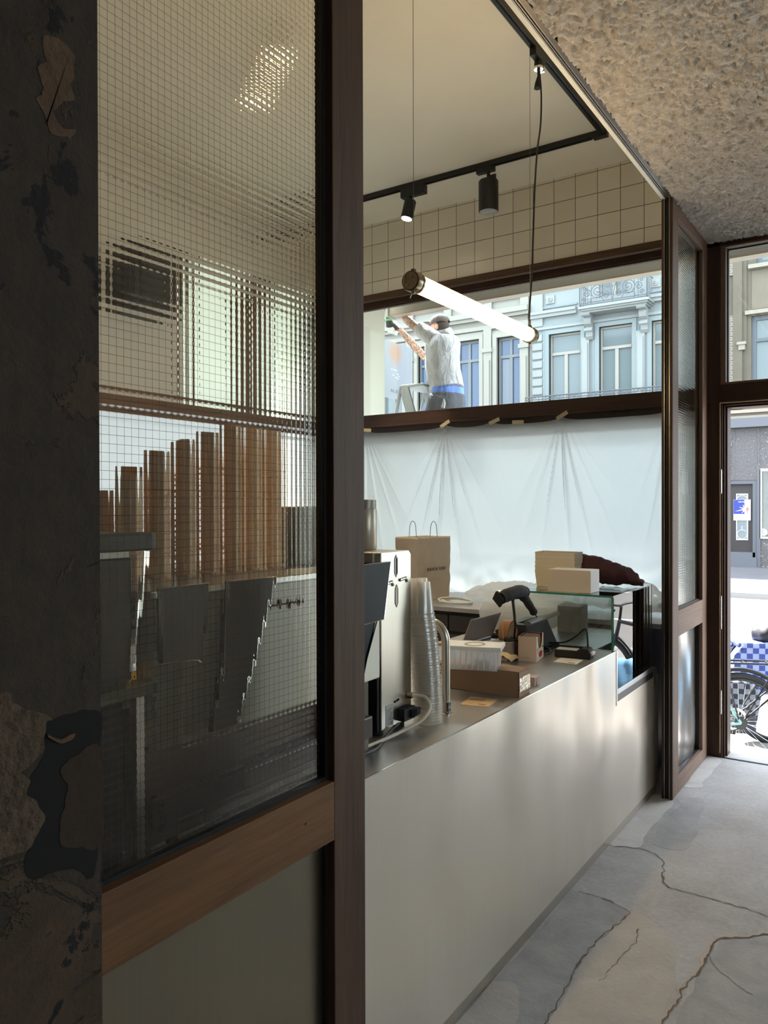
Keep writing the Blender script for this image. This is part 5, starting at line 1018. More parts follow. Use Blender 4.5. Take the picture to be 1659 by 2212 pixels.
# card terminal
tm = thing('card_terminal', 'black card payment terminal with a looped cable near the counter edge', 'terminal', (-1.28, 3.45, ZT))
TA = axes((-1.335, 3.40, ZT), Vector((0.147, 0.017, 0)).normalized(), Vector((-0.017, 0.147, 0)).normalized(), (0, 0, 1))
obj('body', prism(BM(), [(0, 0.0), (0.165, 0.0), (0.165, 0.02), (0.155, 0.045), (0.125, 0.048), (0.105, 0.034), (0, 0.034)], lambda a, b, d: TA @ Vector((a, d, b)), 0.0, 0.075), blackrub, tm, bevel=0.004)
obj('paper_screen', box(BM(), 0.006, 0.10, 0.006, 0.068, 0.0345, 0.036, M=TA), mat('pale display', S(196, 204, 204), 0.3), tm)
obj('keypad_cards', box(BM(), 0.135, 0.172, 0.012, 0.07, 0.018, 0.030, M=TA), paper, tm)
obj('side_ridge', box(BM(), 0.0, 0.12, 0.075, 0.082, 0.02, 0.044, M=TA), black, tm, bevel=0.003)
bm = BM(); tube(bm, spline([(-1.20, 3.47, 0.945), (-1.205, 3.475, 1.0), (-1.212, 3.48, 1.028), (-1.225, 3.485, 1.03), (-1.27, 3.50, 0.99), (-1.33, 3.53, 0.955), (-1.40, 3.56, 0.94), (-1.46, 3.58, 0.93)], 8), 0.004, 8); obj('cable_loop', bm, black, tm, smooth=True)
bm = BM(); tube(bm, spline([(-1.46, 3.50, 0.926), (-1.40, 3.49, 0.925), (-1.375, 3.45, 0.915), (-1.39, 3.41, 0.91), (-1.42, 3.43, 0.909), (-1.40, 3.50, 0.91)], 8), 0.0045, 8); o = obj('coiled_cable', bm, mat('slate cable', S(88, 92, 100), 0.5), smooth=True); tag(o, 'grey cable curling round the foot of the till', 'cable')
# boxes on the case
CT = 1.1728
wb = thing('white_box', 'single pale lidded gift box at the front of the glass case top', 'box', (-1.37, 3.76, CT)); cp = mat('pale beige carton', S(216, 200, 182), 0.55); cw = mat('white carton', S(232, 226, 220), 0.4)
obj('box_body', box(BM(), -1.486, -1.268, 3.70, 3.83, CT, 1.283), cp, wb, bevel=0.001); obj('end_face', box(BM(), -1.269, -1.2665, 3.701, 3.829, CT+0.001, 1.282), cw, wb); obj('top_face', box(BM(), -1.486, -1.268, 3.70, 3.83, 1.2825, 1.284), cw, wb)
for k in range(5):
    z0 = CT+0.0003 if k == 0 else CT+0.079+0.0245*(k-1); h = 0.079 if k == 0 else 0.103-0.0
    ins = 0.0
    t = thing('takeaway_box', ('lowest', 'second lowest', 'middle', 'second highest', 'topmost')[k]+' beige carton tray in the nested stack on the glass case', 'tray', (-1.545, 4.0, z0), group='nested carton trays on the glass case')
    zb = CT+0.0005+k*0.0245; M_ = Matrix.Translation((-1.545, 4.0, zb)); bm = BM()
    a, b, h = 0.113-0.0005*k, 0.062, 0.083; s = 0.915
    for i, (x0, y0, x1, y1) in enumerate(((-1, -1, 1, -1), (1, -1, 1, 1), (1, 1, -1, 1), (-1, 1, -1, -1))):
        q = [M_ @ Vector((x0*a*s, y0*b*s, 0)), M_ @ Vector((x1*a*s, y1*b*s, 0)), M_ @ Vector((x1*a, y1*b, h)), M_ @ Vector((x0*a, y0*b, h))]; bm.faces.new([bm.verts.new(v) for v in q])
    bm.faces.new([bm.verts.new(M_ @ Vector((x*a*s, y*b*s, 0.0))) for x, y in ((-1, -1), (1, -1), (1, 1), (-1, 1))])
    o = obj('tray_body', bm, mat('beige tray', S(210, 198, 176), 0.6), t); sm = o.modifiers.new('thick', 'SOLIDIFY'); sm.thickness = 0.0012
    bm = BM(); rectring(bm, R4(-1.545-a-0.001, -1.545+a+0.001, 4.0-b-0.001, 4.0+b+0.001), R4(-1.545-a+0.002, -1.545+a-0.002, 4.0-b+0.002, 4.0+b-0.002), FZ, zb+h-0.002, zb+h+0.0005); obj('rim', bm, mat('tray rim', S(230, 222, 206), 0.6), t)
gb = thing('open_grey_carton', 'grey cube carton with loose flaps inside the glass case', 'box', (-1.58, 4.18, 0.902)); gcm = mat('grey carton', S(142, 134, 124), 0.7)
obj('carton', box(BM(), -1.60, -1.475, 4.12, 4.26, 0.9025, 1.045), gcm, gb, bevel=0.001)
bm = BM(); crinkle(bm, lambda u, v, h: (-1.605+0.135*u, 4.115+0.15*v, 1.046+0.010*(2*u-1)**2*v+0.003*h), 6); obj('flap', bm, mat('grey flap', S(176, 168, 158), 0.7), gb)
# maroon cloth
def lump(name, prof, fn, m, label, cat, seed=0, nn=48, mm=20, amp=0.012, sc_=14):
    bm = BM(); G = []
    for i in range(nn+1):
        u = i/nn; ring = []
        for j in range(mm):
            a = 2*PI*j/mm; c, ry, rz = prof(u); f = 1+0.0
            p = Vector(c)+Vector(fn(math.cos(a)*ry, max(-1.0, math.sin(a))*rz, u))
            nz = noise.noise_vector(p*sc_+Vector((seed, 0, 0)))*amp+noise.noise_vector(p*sc_*2.3+Vector((seed, 5, 0)))*amp*0.5; ring.append(bm.verts.new(p+nz))
        G.append(ring)
    for a, b in zip(G, G[1:]):
        for j in range(mm): bm.faces.new((a[j], a[(j+1) % mm], b[(j+1) % mm], b[j]))
    bm.faces.new(G[0]); bm.faces.new(G[-1])
    o = obj(name, bm, m, smooth=True, autos=False); tag(o, label, cat); return o
def clothprof(u):
    x = -1.50+0.36*u; top = 1.345-0.10*u**1.5-0.04*max(0, u-0.75)*4*0.9
    if u > 0.93: top -= (u-0.93)*0.9
    zb = CT+0.012; rz = max(0.012, (top-zb)/2); return ((x, 4.10+0.06*u, zb+rz), 0.075*(1-0.55*u)+0.01, rz)
maroon = mat('maroon cotton', S(60, 32, 40), 0.9, bump=0.002, bscale=200)
lump('maroon_cloth', clothprof, lambda c, s, u: (0.15*s*0.2, c, s), maroon, 'crumpled maroon cloth heaped on the glass case behind the boxes', 'cloth', 2, 60, 26, 0.014, 18)
o = obj('cloth_label', box(BM(), -1.47, -1.435, 4.03, 4.06, 1.348, 1.354), maroon); 
bpy.data.objects.remove(o)
# back counter: paper bag
pbg = thing('paper_carrier_bag', 'tall kraft paper carrier bag with twisted handles and printed lettering', 'bag', (-2.87, 4.8, 0.9405))
BA, BB = Vector((-2.80, 4.60, 0)), Vector((-2.752, 4.965, 0)); bx_ = (BB-BA).normalized(); by_ = Vector((-bx_.y, bx_.x, 0)); wdt = (BB-BA).length*0.97; dep = 0.20
BMX = axes((BA.x, BA.y, 0.9405), bx_, by_, (0, 0, 1))
bm = BM(); n, m_ = 24, 30
def bagpt(s, v):
    per = [(0, 0), (wdt, 0), (wdt, dep), (0, dep)]; k = int(s) % 4; f = s-int(s); a, b = per[k], per[(k+1) % 4]
    x, y = a[0]+(b[0]-a[0])*f, a[1]+(b[1]-a[1])*f
    if k in (1, 3): x += (-1 if k == 1 else 1)*0.03*math.sin(PI*f)*v
    fl = 1+0.05*v; x = wdt/2+(x-wdt/2)*fl; y = dep/2+(y-dep/2)*fl
    p = Vector((x, y, 0.445*v)); w_ = noise.noise_vector(Vector((x*9, y*9, v*5)))*0.012*math.sin(PI*min(1, v*1.02)); return BMX @ (p+Vector((w_.x, w_.y, 0)))
NS = 64; G = [[bm.verts.new(bagpt(4*i/NS, j/m_)) for i in range(NS)] for j in range(m_+1)]
for j in range(m_):
    for i in range(NS): bm.faces.new((G[j][i], G[j][(i+1) % NS], G[j+1][(i+1) % NS], G[j+1][i]))
bm.faces.new(G[0]); o = obj('bag_body', bm, kraft, pbg, smooth=True); s_ = o.modifiers.new('t', 'SOLIDIFY'); s_.thickness = 0.0008
for yy, xs in ((0.004, 0.0), (dep-0.004, 0.0)):
    bm = BM(); cx = wdt*0.5; P = [BMX @ Vector((cx-0.045+xs, yy, 0.40)), BMX @ Vector((cx-0.04, yy, 0.46))]+[BMX @ Vector((cx-0.035*math.cos(a), yy, 0.50+0.055*math.sin(a))) for a in [PI*i/12 for i in range(13)]]+[BMX @ Vector((cx+0.04, yy, 0.46)), BMX @ Vector((cx+0.045, yy, 0.40))]
    tube(bm, P, 0.0022, 8); obj('handle', bm, mat('grey twisted paper', S(120, 112, 102), 0.8), pbg, smooth=True)
bm = BM(); box(bm, 0.002, wdt-0.002, -0.003, -0.001, 0.142, 0.1435, M=BMX); obj('bottom_crease', bm, mat('kraft crease', S(170, 146, 116), 0.8), pbg)
tm_ = BMX @ axes((wdt*0.53, -0.016, 0.215), (1, 0, 0), (0, 0, 1), (0, -1, 0)); obj('lettering', text_bm('HAVEN SURF', 0.034, tm_, 0.0012, 0.92, 1.25), ink, pbg)
bm = BM(); tube(bm, spline([(-2.62, 4.60, 0.945), (-2.66, 4.66, 0.95), (-2.58, 4.73, 0.96), (-2.45, 4.72, 0.953), (-2.42, 4.62, 0.948), (-2.52, 4.57, 0.951), (-2.62, 4.63, 0.96), (-2.55, 4.70, 0.968), (-2.44, 4.68, 0.962), (-2.40, 4.60, 0.955), (-2.52, 4.54, 0.956), (-2.63, 4.58, 0.97), (-2.60, 4.66, 0.975), (-2.50, 4.69, 0.972)], 8), 0.0055, 8)
o = obj('coiled_lead', bm, mat('white lead', S(216, 214, 206), 0.5), smooth=True); tag(o, 'coiled white lead on the back counter right of the paper bag', 'cable')
def film(name, c, r, label, seed, h=0.1):
    return lump(name, lambda u: ((c[0]+r[0]*(2*u-1), c[1], c[2]+0.02+h*0.5*(0.6+0.5*math.sin(PI*u))), r[1]*(0.35+0.75*math.sin(PI*min(1, max(0, u*0.96+0.02)))), h*0.5*(0.45+0.6*math.sin(PI*u))), lambda cc_, s, u: (0, cc_, s), bagfilm, label, 'plastic', seed, 50, 22, 0.022, 11)
bm = BM(); prism(bm, [(4.43, 0.80), (4.40, 0.81), (4.37, 0.95), (4.40, 1.0), (4.62, 1.01), (4.66, 0.945), (4.44, 0.945)], FX, -2.22, -1.68); o = obj('foam_wrap', bm, bagfilm, bevel=0.012); tag(o, 'white foam wrapping bent over the back counter edge', 'wrapping')
film('plastic_bundle', (-2.2, 4.86, 0.94), (0.33, 0.16), 'crumpled white plastic bundle on the back counter left of the case', 1, 0.12)
film('plastic_bundle', (-1.72, 4.80, 0.94), (0.34, 0.17), 'crumpled white plastic bundle seen through the glass case', 4, 0.20)
film('plastic_bundle', (-1.32, 4.72, 0.94), (0.17, 0.18), 'bulging white plastic bundle at the right end of the back counter', 9, 0.17)
o = obj('yellow_scrap', prism(BM(), [(-1.98, 4.72), (-1.92, 4.71), (-1.90, 4.76), (-1.97, 4.77)], FZ, 1.055, 1.066), mat('yellow scrap', S(214, 206, 120), 0.7)); tag(o, 'yellow scrap lying on the white plastic behind the scanner', 'scrap')
o = obj('wood_offcut', box(BM(), -1.20, -1.13, 4.70, 4.86, 1.0, 1.02), wood_z); tag(o, 'brown wood offcut on the plastic at the right window edge', 'wood piece')
# ---------------------------------------------------------------- ladder and worker
PYN = 6.62
ld_ = thing('step_ladder', 'grey aluminium step ladder standing outside the window under the worker', 'ladder', (-3.9, 6.72, GZ)); lg = mat('grey ladder', S(150, 154, 158), 0.45, 0.3)
top = Vector((-4.13, 0, 2.80)); ft = Vector((-3.12, 0, GZ)); rt_ = Vector((-4.95, 0, GZ))
for yy, s in ((6.50, -1), (6.96, 1)):
    d = (ft-top).normalized(); n = Vector((-d.z, 0, d.x)); bm = BM(); yb = yy+s*0.06
    q = [top-n*0.05+Vector((0, yy, 0)), top+n*0.05+Vector((0, yy, 0)), ft+n*0.05+Vector((0, yb, 0)), ft-n*0.05+Vector((0, yb, 0))]; A = [bm.verts.new(p) for p in q]; B = [bm.verts.new(p+Vector((0, 0.03, 0))) for p in q]
    bm.faces.new(A); bm.faces.new(B[::-1]); [bm.faces.new((A[k], A[(k+1) % 4], B[(k+1) % 4], B[k])) for k in range(4)]; obj('front_rail', bm, lg, ld_, bevel=0.004)
    bm = BM(); tube(bm, [top+Vector((-0.03, yy+0.015, 0)), rt_+Vector((0, yb+0.015, 0))], 0.02, 8); obj('rear_leg', bm, lg, ld_)
steps = []
for k in range(1, 9):
    u = k/9.0; p = top.lerp(ft, u); steps.append(p); obj('step', box(BM(), p.x-0.05, p.x+0.05, 6.50, 6.98, p.z-0.012, p.z+0.012), lg, ld_, bevel=0.003)
obj('top_hoop', box(BM(), -4.16, -3.90, 6.50, 6.99, 2.785, 2.815), lg, ld_, bevel=0.008)
skin = NT('tattooed skin')
def skinmat():
    t = skin; v = t.pos(); c = t.ramp(t.noise(v, 7, 3), [(0.3, S(196, 150, 126)), (0.7, S(216, 172, 146))])
    w1 = t.n.new('ShaderNodeTexWave'); w1.inputs['Scale'].default_value = 9; w1.inputs['Distortion'].default_value = 14; w1.inputs['Detail'].default_value = 3; w1.inputs['Detail Scale'].default_value = 2.5; t.link(v, w1.inputs['Vector'])
    ln = t.ramp(w1.outputs['Fac'], [(0.52, (0, 0, 0)), (0.66, (1, 1, 1))]); bl = t.ramp(t.noise(v, 10, 3, 0.5), [(0.6, (0, 0, 0)), (0.64, (1, 1, 1))]); ink_ = t.mix(0.5, ln, bl, 'LIGHTEN')
    g = t.n.new('ShaderNodeNewGeometry'); sp = t.n.new('ShaderNodeSeparateXYZ'); t.link(g.outputs['Position'], sp.inputs[0])
    arm = t.math('MULTIPLY', t.math('LESS_THAN', sp.outputs['X'], -3.90), t.math('GREATER_THAN', sp.outputs['X'], -4.235)); zz = t.math('GREATER_THAN', sp.outputs['Z'], 3.05)
    head = t.math('GREATER_THAN', sp.outputs['Y'], 6.60)
    t.link(t.mix(t.math('MULTIPLY', t.math('MULTIPLY', ink_, 0.8), t.math('MULTIPLY', arm, zz)), c, S(70, 76, 80)), t.bsdf.inputs['Base Color']); t.bsdf.inputs['Roughness'].default_value = 0.55; return t.m
skin = skinmat()
pe = thing('person', 'person in white T-shirt and cap on a ladder, tattooed arms raised with a drill', 'person', (-3.72, 6.7, 1.7))
HD = Vector((-3.83, 6.68, 3.375)); CH = Vector((-3.80, 6.70, 3.12)); HP = Vector((-3.75, 6.72, 2.70))
LS, RS = Vector((-3.85, 6.53, 3.275)), Vector((-3.90, 6.88, 3.25))
LE, LH = Vector((-4.03, 6.50, 3.41)), Vector((-4.20, 6.56, 3.545))
RE, RH = Vector((-4.10, 6.86, 3.15)), Vector((-4.26, 6.62, 3.42))
LK, RK = Vector((-3.90, 6.60, 2.28)), Vector((-3.80, 6.84, 2.26)); LF, RF = Vector((-3.80, 6.60, 1.86)), Vector((-3.70, 6.86, 1.86))
bm = BM()
tube(bm, spline([HP+Vector((0, 0, -0.06)), HP+Vector((-0.01, 0, 0.08)), CH+Vector((0.03, 0, -0.15)), CH+Vector((0.02, 0, 0.05)), CH+Vector((0.0, 0, 0.16)), HD+Vector((0.06, 0, -0.08))], 5), [0.13]*5+[0.125]*5+[0.135]*5+[0.14]*5+[0.105, 0.085, 0.07, 0.06, 0.055, 0.052], 18, sx=1.25)
tube(bm, [HD+Vector((0.06, 0.01, -0.12)), HD+Vector((0.015, 0, 0))], [0.06, 0.055], 16)
ell(bm, HD+Vector((0.01, 0, 0.03)), (0.098, 0.076, 0.098)); ell(bm, HD+Vector((-0.045, 0, -0.035)), (0.052, 0.055, 0.072))
tube(bm, [HD+Vector((-0.09, 0, 0.02)), HD+Vector((-0.118, 0, -0.008)), HD+Vector((-0.095, 0, -0.02))], [0.010, 0.013, 0.010], 8)
for s in (-1, 1): ell(bm, HD+Vector((0.025, s*0.077, -0.005)), (0.020, 0.012, 0.032))
ell(bm, HD+Vector((-0.092, 0, -0.052)), (0.012, 0.024, 0.008)); ell(bm, HD+Vector((-0.09, 0, -0.068)), (0.012, 0.022, 0.008))
for S_, E_, H_ in ((LS, LE, LH), (RS, RE, RH)):
    tube(bm, [S_+Vector((0.05, 0, -0.02)), S_, S_.lerp(E_, 0.5), E_, E_.lerp(H_, 0.3), E_.lerp(H_, 0.75), H_], [0.055, 0.06, 0.05, 0.042, 0.044, 0.032, 0.027], 14)
def hand(H, d, side, curl, thumbside):
    d = d.normalized(); u = side.normalized(); u = (u-d*u.dot(d)).normalized(); n = d.cross(u)
    tube(bm, [H-d*0.01, H+d*0.04, H+d*0.085], [0.026, 0.036, 0.034], 12, sx=0.62) if False else None
    M_ = axes(H+d*0.045, u*0.042, d*0.052, n*0.016); ell(bm, (0, 0, 0), (1, 1, 1)) if False else None
    e = BM(); ell(e, (0, 0, 0), (1, 1, 1))
    for v in e.verts: v.co = M_ @ v.co
    me_ = bpy.data.meshes.new('x'); e.to_mesh(me_); e.free(); bm.from_mesh(me_); bpy.data.meshes.remove(me_)
    for k, (off, L_) in enumerate(((-0.030, 0.060), (-0.010, 0.072), (0.010, 0.070), (0.030, 0.056))):
        p = H+d*0.085+u*off; pts = [p-d*0.015, p]; a = 0
        for j in range(3): a += curl; p = p+(d*math.cos(a)+n*math.sin(a))*L_*(0.42, 0.33, 0.25)[j]; pts.append(p)
        tube(bm, pts, [0.0095, 0.0095, 0.009, 0.0085, 0.007], 8)
    p = H+d*0.025+u*thumbside*0.035; tube(bm, [H+d*0.02, p, p+(d*0.6+u*thumbside*0.6+n*0.5)*0.03, p+(d*0.9+u*thumbside*0.2+n*0.8)*0.052], [0.013, 0.012, 0.010, 0.0085], 8)
hand(LH, (LH-LE), Vector((0, 1, 0.3)), 0.25, -1)
hand(RH, Vector((-0.55, -0.1, 0.75)), Vector((0.1, 1, 0.1)), 0.62, -1)
for K_, F_, s in ((LK, LF, -0.11), (RK, RF, 0.11)):
    tube(bm, [HP+Vector((0, s, -0.02)), HP.lerp(K_, 0.5)+Vector((0, s*0.4, 0)), K_, K_.lerp(F_, 0.4), F_+Vector((0, 0, 0.06))], [0.10, 0.088, 0.06, 0.055, 0.04], 14)
remesh('body', bm, 0.0075, skin, pe, it=3)
def clothmat(name, a, b, d=0.004):
    t = NT(name); v = t.pos(); n = t.noise(t.pos((1, 1, 0.45)), 11, 4, 0.6, 1.2); t.link(t.ramp(n, [(0.3, a), (0.7, b)]), t.bsdf.inputs['Base Color']); t.bsdf.inputs['Roughness'].default_value = 0.9; t.bump(n, d*4); return t.m
tee = clothmat('white jersey', S(168, 166, 167), S(196, 193, 193), 0.010); jean = clothmat('charcoal trousers', S(66, 66, 72), S(92, 92, 98)); blue_c = clothmat('blue waistband', S(92, 124, 204), S(120, 150, 220))
bm = BM()
tube(bm, spline([HP+Vector((0.0, 0, 0.055)), HP+Vector((-0.02, 0, 0.13)), CH+Vector((0.01, 0, -0.15)), CH+Vector((0.01, 0, 0.0)), CH+Vector((0.01, 0, 0.11)), CH+Vector((0.01, 0, 0.185)), HD+Vector((0.055, 0, -0.10))], 6), [0.165]*6+[0.165]*6+[0.168]*6+[0.172]*6+[0.165, 0.16, 0.15, 0.14, 0.13, 0.12]+[0.105, 0.095, 0.088, 0.082, 0.078, 0.075, 0.072], 26, sx=1.12)
for S_, E_, f in ((LS, LE, 0.62), (RS, RE, 0.55)): tube(bm, [S_+Vector((0.08, 0.0, -0.06)), S_, S_.lerp(E_, f)], [0.085, 0.082, 0.072], 16)
tube(bm, [HP+Vector((-0.16, -0.05, 0.17)), HP+Vector((-0.17, -0.04, 0.06)), HP+Vector((-0.14, -0.03, -0.02))], [0.05, 0.04, 0.02], 10)
for v in bm.verts:
    k = 1+0.06*noise.noise(Vector((v.co.x*9, v.co.y*9, v.co.z*5))); c = Vector((CH.x, CH.y, v.co.z)); 
    if (v.co-c).length < 0.26: v.co = c+(v.co-c)*k
remesh('t_shirt', bm, 0.009, tee, pe, it=2)
bm = BM(); tube(bm, [HP+Vector((0.0, 0, -0.02)), HP+Vector((0.0, 0, 0.075))], [0.158, 0.155], 26, sx=1.2); obj('blue_waistband', bm, blue_c, pe, smooth=True)
bm = BM(); tube(bm, [HP+Vector((0, 0, -0.16)), HP+Vector((0, 0, -0.08)), HP+Vector((0, 0, 0.015))], [0.165, 0.172, 0.163], 24, sx=1.25)
for K_, F_, s in ((LK, LF, -0.11), (RK, RF, 0.11)): tube(bm, [HP+Vector((0, s, -0.02)), HP.lerp(K_, 0.5)+Vector((0, s*0.4, 0)), K_, K_.lerp(F_, 0.5), F_+Vector((0, 0, 0.08))], [0.125, 0.118, 0.086, 0.078, 0.075], 16)
remesh('trousers', bm, 0.011, jean, pe, it=3)
bm = BM(); prism(bm, [(-3.70, 2.56), (-3.67, 2.64), (-3.655, 2.60), (-3.665, 2.55)], FY, 6.50, 6.515); obj('pocket_tool', bm, alu, pe)
for F_ in (LF, RF):
    bm = BM(); tube(bm, [F_+Vector((0.04, 0, 0.055)), F_+Vector((0.0, 0, 0.045)), F_+Vector((-0.10, 0, 0.035)), F_+Vector((-0.17, 0, 0.03))], [0.045, 0.05, 0.045, 0.03], 14); remesh('shoe', bm, 0.009, black, pe, it=2)
bm = BM(); ell(bm, HD+Vector((0.018, 0, 0.045)), (0.108, 0.088, 0.092))
bmesh.ops.bisect_plane(bm, geom=bm.verts[:]+bm.edges[:]+bm.faces[:], plane_co=HD+Vector((0, 0, 0.03)), plane_no=Vector((0.22, 0, -1)), clear_outer=True)
capm = clothmat('grey brown cap', S(78, 70, 68), S(96, 88, 84)); cap_ = obj('cap', bm, capm, pe, smooth=True)
bm = BM(); P = [(-0.075, -0.075), (-0.13, -0.06), (-0.18, -0.025), (-0.19, 0.0), (-0.18, 0.025), (-0.13, 0.06), (-0.075, 0.075)]; prism(bm, P, lambda a, b, d: HD+Vector((a, b, 0.062+d-0.12*(a+0.075)*0.6-1.5*b*b)), 0, 0.006); obj('visor', bm, capm, cap_, smooth=False)
bm = BM(); ell(bm, HD+Vector((0.03, 0, 0.01)), (0.088, 0.081, 0.075)); bmesh.ops.bisect_plane(bm, geom=bm.verts[:]+bm.edges[:]+bm.faces[:], plane_co=HD+Vector((0.0, 0, 0)), plane_no=Vector((-1, 0, 0)), clear_outer=True); obj('hair', bm, mat('dark hair', S(58, 48, 44), 0.8), pe, smooth=True)
bm = BM()
for s in (-1, 1): ell(bm, HD+Vector((-0.079, s*0.032, 0.018)), (0.008, 0.012, 0.006))
obj('eyes', bm, mat('eye', S(60, 50, 46), 0.3), pe, smooth=True)
dr_ = thing('cordless_drill', 'black and green cordless drill held up by the worker', 'drill', (-4.3, 6.58, 3.38))
bm = BM(); tube(bm, [(-4.33, 6.56, 3.43), (-4.335, 6.56, 3.50), (-4.335, 6.56, 3.545)], [0.034, 0.036, 0.030], 16); tube(bm, [(-4.335, 6.56, 3.545), (-4.335, 6.56, 3.60)], [0.022, 0.012], 14); obj('motor_body', bm, blackrub, dr_, smooth=True)
bm = BM(); tube(bm, [(-4.325, 6.56, 3.455), (-4.28, 6.57, 3.44), (-4.25, 6.58, 3.40)], [0.022, 0.020, 0.022], 12); obj('handle', bm, blackrub, dr_, smooth=True)
obj('green_band', tube(BM(), [(-4.334, 6.56, 3.485), (-4.3345, 6.56, 3.505)], 0.037, 16), mat('tool green', S(60, 150, 90), 0.4), dr_, smooth=True)
Mb = axes((-4.30, 6.575, 3.375), (0.85, 0.1, -0.35), (-0.1, 1, 0), (0.35, 0.05, 0.9)); obj('battery', box(BM(), -0.05, 0.05, -0.03, 0.03, -0.022, 0.022, M=Mb), mat('battery grey', S(190, 196, 200), 0.4), dr_, bevel=0.006)
# ---------------------------------------------------------------- bicycles
teal = mat('pale teal frame', S(150, 196, 196), 0.35); tyre = mat('tyre', S(40, 40, 42), 0.8); rimm = mat('rim black', S(58, 58, 60), 0.4, 0.4)
def checker(name, a, b, s):
    t = NT(name); c = t.n.new('ShaderNodeTexChecker'); c.inputs['Scale'].default_value = s; c.inputs['Color1'].default_value = a; c.inputs['Color2'].default_value = b; t.link(t.objco((1, 0.02, 1)), c.inputs['Vector']); t.link(c.outputs['Color'], t.bsdf.inputs['Base Color']); t.bsdf.inputs['Roughness'].default_value = 0.8; return t.m
chk_b = checker('blue checked canvas', S(62, 74, 140), S(150, 160, 200), 22); chk_g = checker('grey checked canvas', S(44, 46, 58), S(128, 130, 140), 24)
def bicycle(label, loc, rz, fm, flip=False, rotor=True):
    """local x runs from the rear hub (0) forward (+x); z=0 at the ground"""
    b = thing('bicycle', label, 'bicycle', loc, rz); R = 0.345; H = Vector((0, 0, R)); F = Vector((1.06, 0, R)); BB = Vector((0.44, 0, 0.29)); ST = Vector((0.26, 0, 0.80)); HT = Vector((0.88, 0, 0.86)); HB = Vector((0.93, 0, 0.66))
    def L(name, bm, m, p=b, **k): return obj(name, bm, m, p, local=True, **k)
    for nm, c in (('rear_wheel', H), ('front_wheel', F)):
        bm = BM(); tube(bm, [c+Vector((R*math.cos(a), 0, R*math.sin(a))) for a in [2*PI*i/56 for i in range(56)]], 0.021, 10, closed=True); wl_ = L(nm, bm, tyre, smooth=True)
        bm = BM(); tube(bm, [c+Vector(((R-0.03)*math.cos(a), 0, (R-0.03)*math.sin(a))) for a in [2*PI*i/48 for i in range(48)]], 0.012, 8, closed=True); cyl(bm, c+Vector((0, -0.045, 0)), c+Vector((0, 0.045, 0)), 0.022); L('rim', bm, rimm, wl_, smooth=True)
        bm = BM()
        for k in range(32):
            a = 2*PI*k/32; a2 = a+(0.35 if k % 2 else -0.35); s = 0.03 if k % 4 < 2 else -0.03
            tube(bm, [c+Vector((0.02*math.cos(a2), s, 0.02*math.sin(a2))), c+Vector(((R-0.03)*math.cos(a), 0, (R-0.03)*math.sin(a)))], 0.0012, 4)
        L('spokes', bm, chrome, wl_)
    if rotor:
        bm = BM(); M3 = Matrix(((1, 0, 0), (0, 0, 1), (0, 1, 0))); lathe(bm, [(0.066, -0.001), (0.086, -0.001), (0.086, 0.001), (0.066, 0.001), (0.066, -0.001)], (0, -0.05, R), 40, M=M3, capends=False)
        for k in range(6): a = k*PI/3; tube(bm, [H+Vector((0.02*math.cos(a), -0.05, 0.02*math.sin(a))), H+Vector((0.05*math.cos(a+.5), -0.05, 0.05*math.sin(a+.5))), H+Vector((0.07*math.cos(a+.25), -0.05, 0.07*math.sin(a+.25)))], 0.005, 6)
        L('disc_rotor', bm, alu, smooth=True); L('caliper', box(BM(), 0.03, 0.09, -0.065, -0.03, R+0.02, R+0.07), black, bevel=0.008)
    bm = BM()
    for a, c in ((BB, ST), (ST, HT), (BB, HB), (HT, HB)): tube(bm, [a, c], 0.019, 12)
    for s in (-1, 1): tube(bm, [H+Vector((0, s*0.06, 0)), BB+Vector((0, s*0.03, 0))], 0.011, 10); tube(bm, [H+Vector((0, s*0.06, 0)), ST+Vector((0, s*0.02, -0.04))], 0.010, 10); tube(bm, [HB, F+Vector((0, s*0.05, 0.1)), F+Vector((0.0, s*0.05, 0))], 0.013, 10)
    L('frame', bm, fm, smooth=True)
    for nm, c, a0, a1 in (('rear_mudguard', H, 0.15, 3.0), ('front_mudguard', F, 0.5, 3.3)):
        bm = BM(); tube(bm, [c+Vector(((R+0.045)*math.cos(a), 0, (R+0.045)*math.sin(a))) for a in [a0+(a1-a0)*i/30 for i in range(31)]], 0.016, 10, sx=0.6 if False else 1.0); L(nm, bm, black, smooth=True)
    bm = BM(); zr = R+0.44
    for s in (-1, 1):
        tube(bm, spline([(0.22, s*0.06, zr), (0.05, s*0.06, zr+0.005), (-0.25, s*0.06, zr), (-0.32, s*0.06, zr-0.02), (-0.335, s*0.06, zr-0.10), (-0.30, s*0.06, zr-0.17)], 6), 0.0075, 8)
        tube(bm, [(-0.30, s*0.06, zr-0.17), (-0.02, s*0.07, R+0.03)], 0.007, 8); tube(bm, [(0.12, s*0.06, zr), (0.02, s*0.07, R+0.03)], 0.006, 8); tube(bm, [(-0.20, s*0.06, R+0.33), (-0.03, s*0.07, R+0.05)], 0.006, 8)
    for xx in (-0.22, -0.05, 0.12): tube(bm, [(xx, -0.06, zr), (xx, 0.06, zr)], 0.005, 8)
    L('luggage_rack', bm, black, smooth=True)
    bm = BM(); tube(bm, spline([ST+Vector((-0.14, 0, 0.15)), ST+Vector((-0.06, 0, 0.165)), ST+Vector((0.05, 0, 0.16)), ST+Vector((0.13, 0, 0.15))], 4), [0.05]*3+[0.065]*3+[0.045]*3+[0.018]*4, 14); sd = L('saddle', bm, black, smooth=True); bm = BM(); tube(bm, [ST, ST+Vector((-0.02, 0, 0.12))], 0.014, 10); L('seat_post', bm, alu, smooth=True)
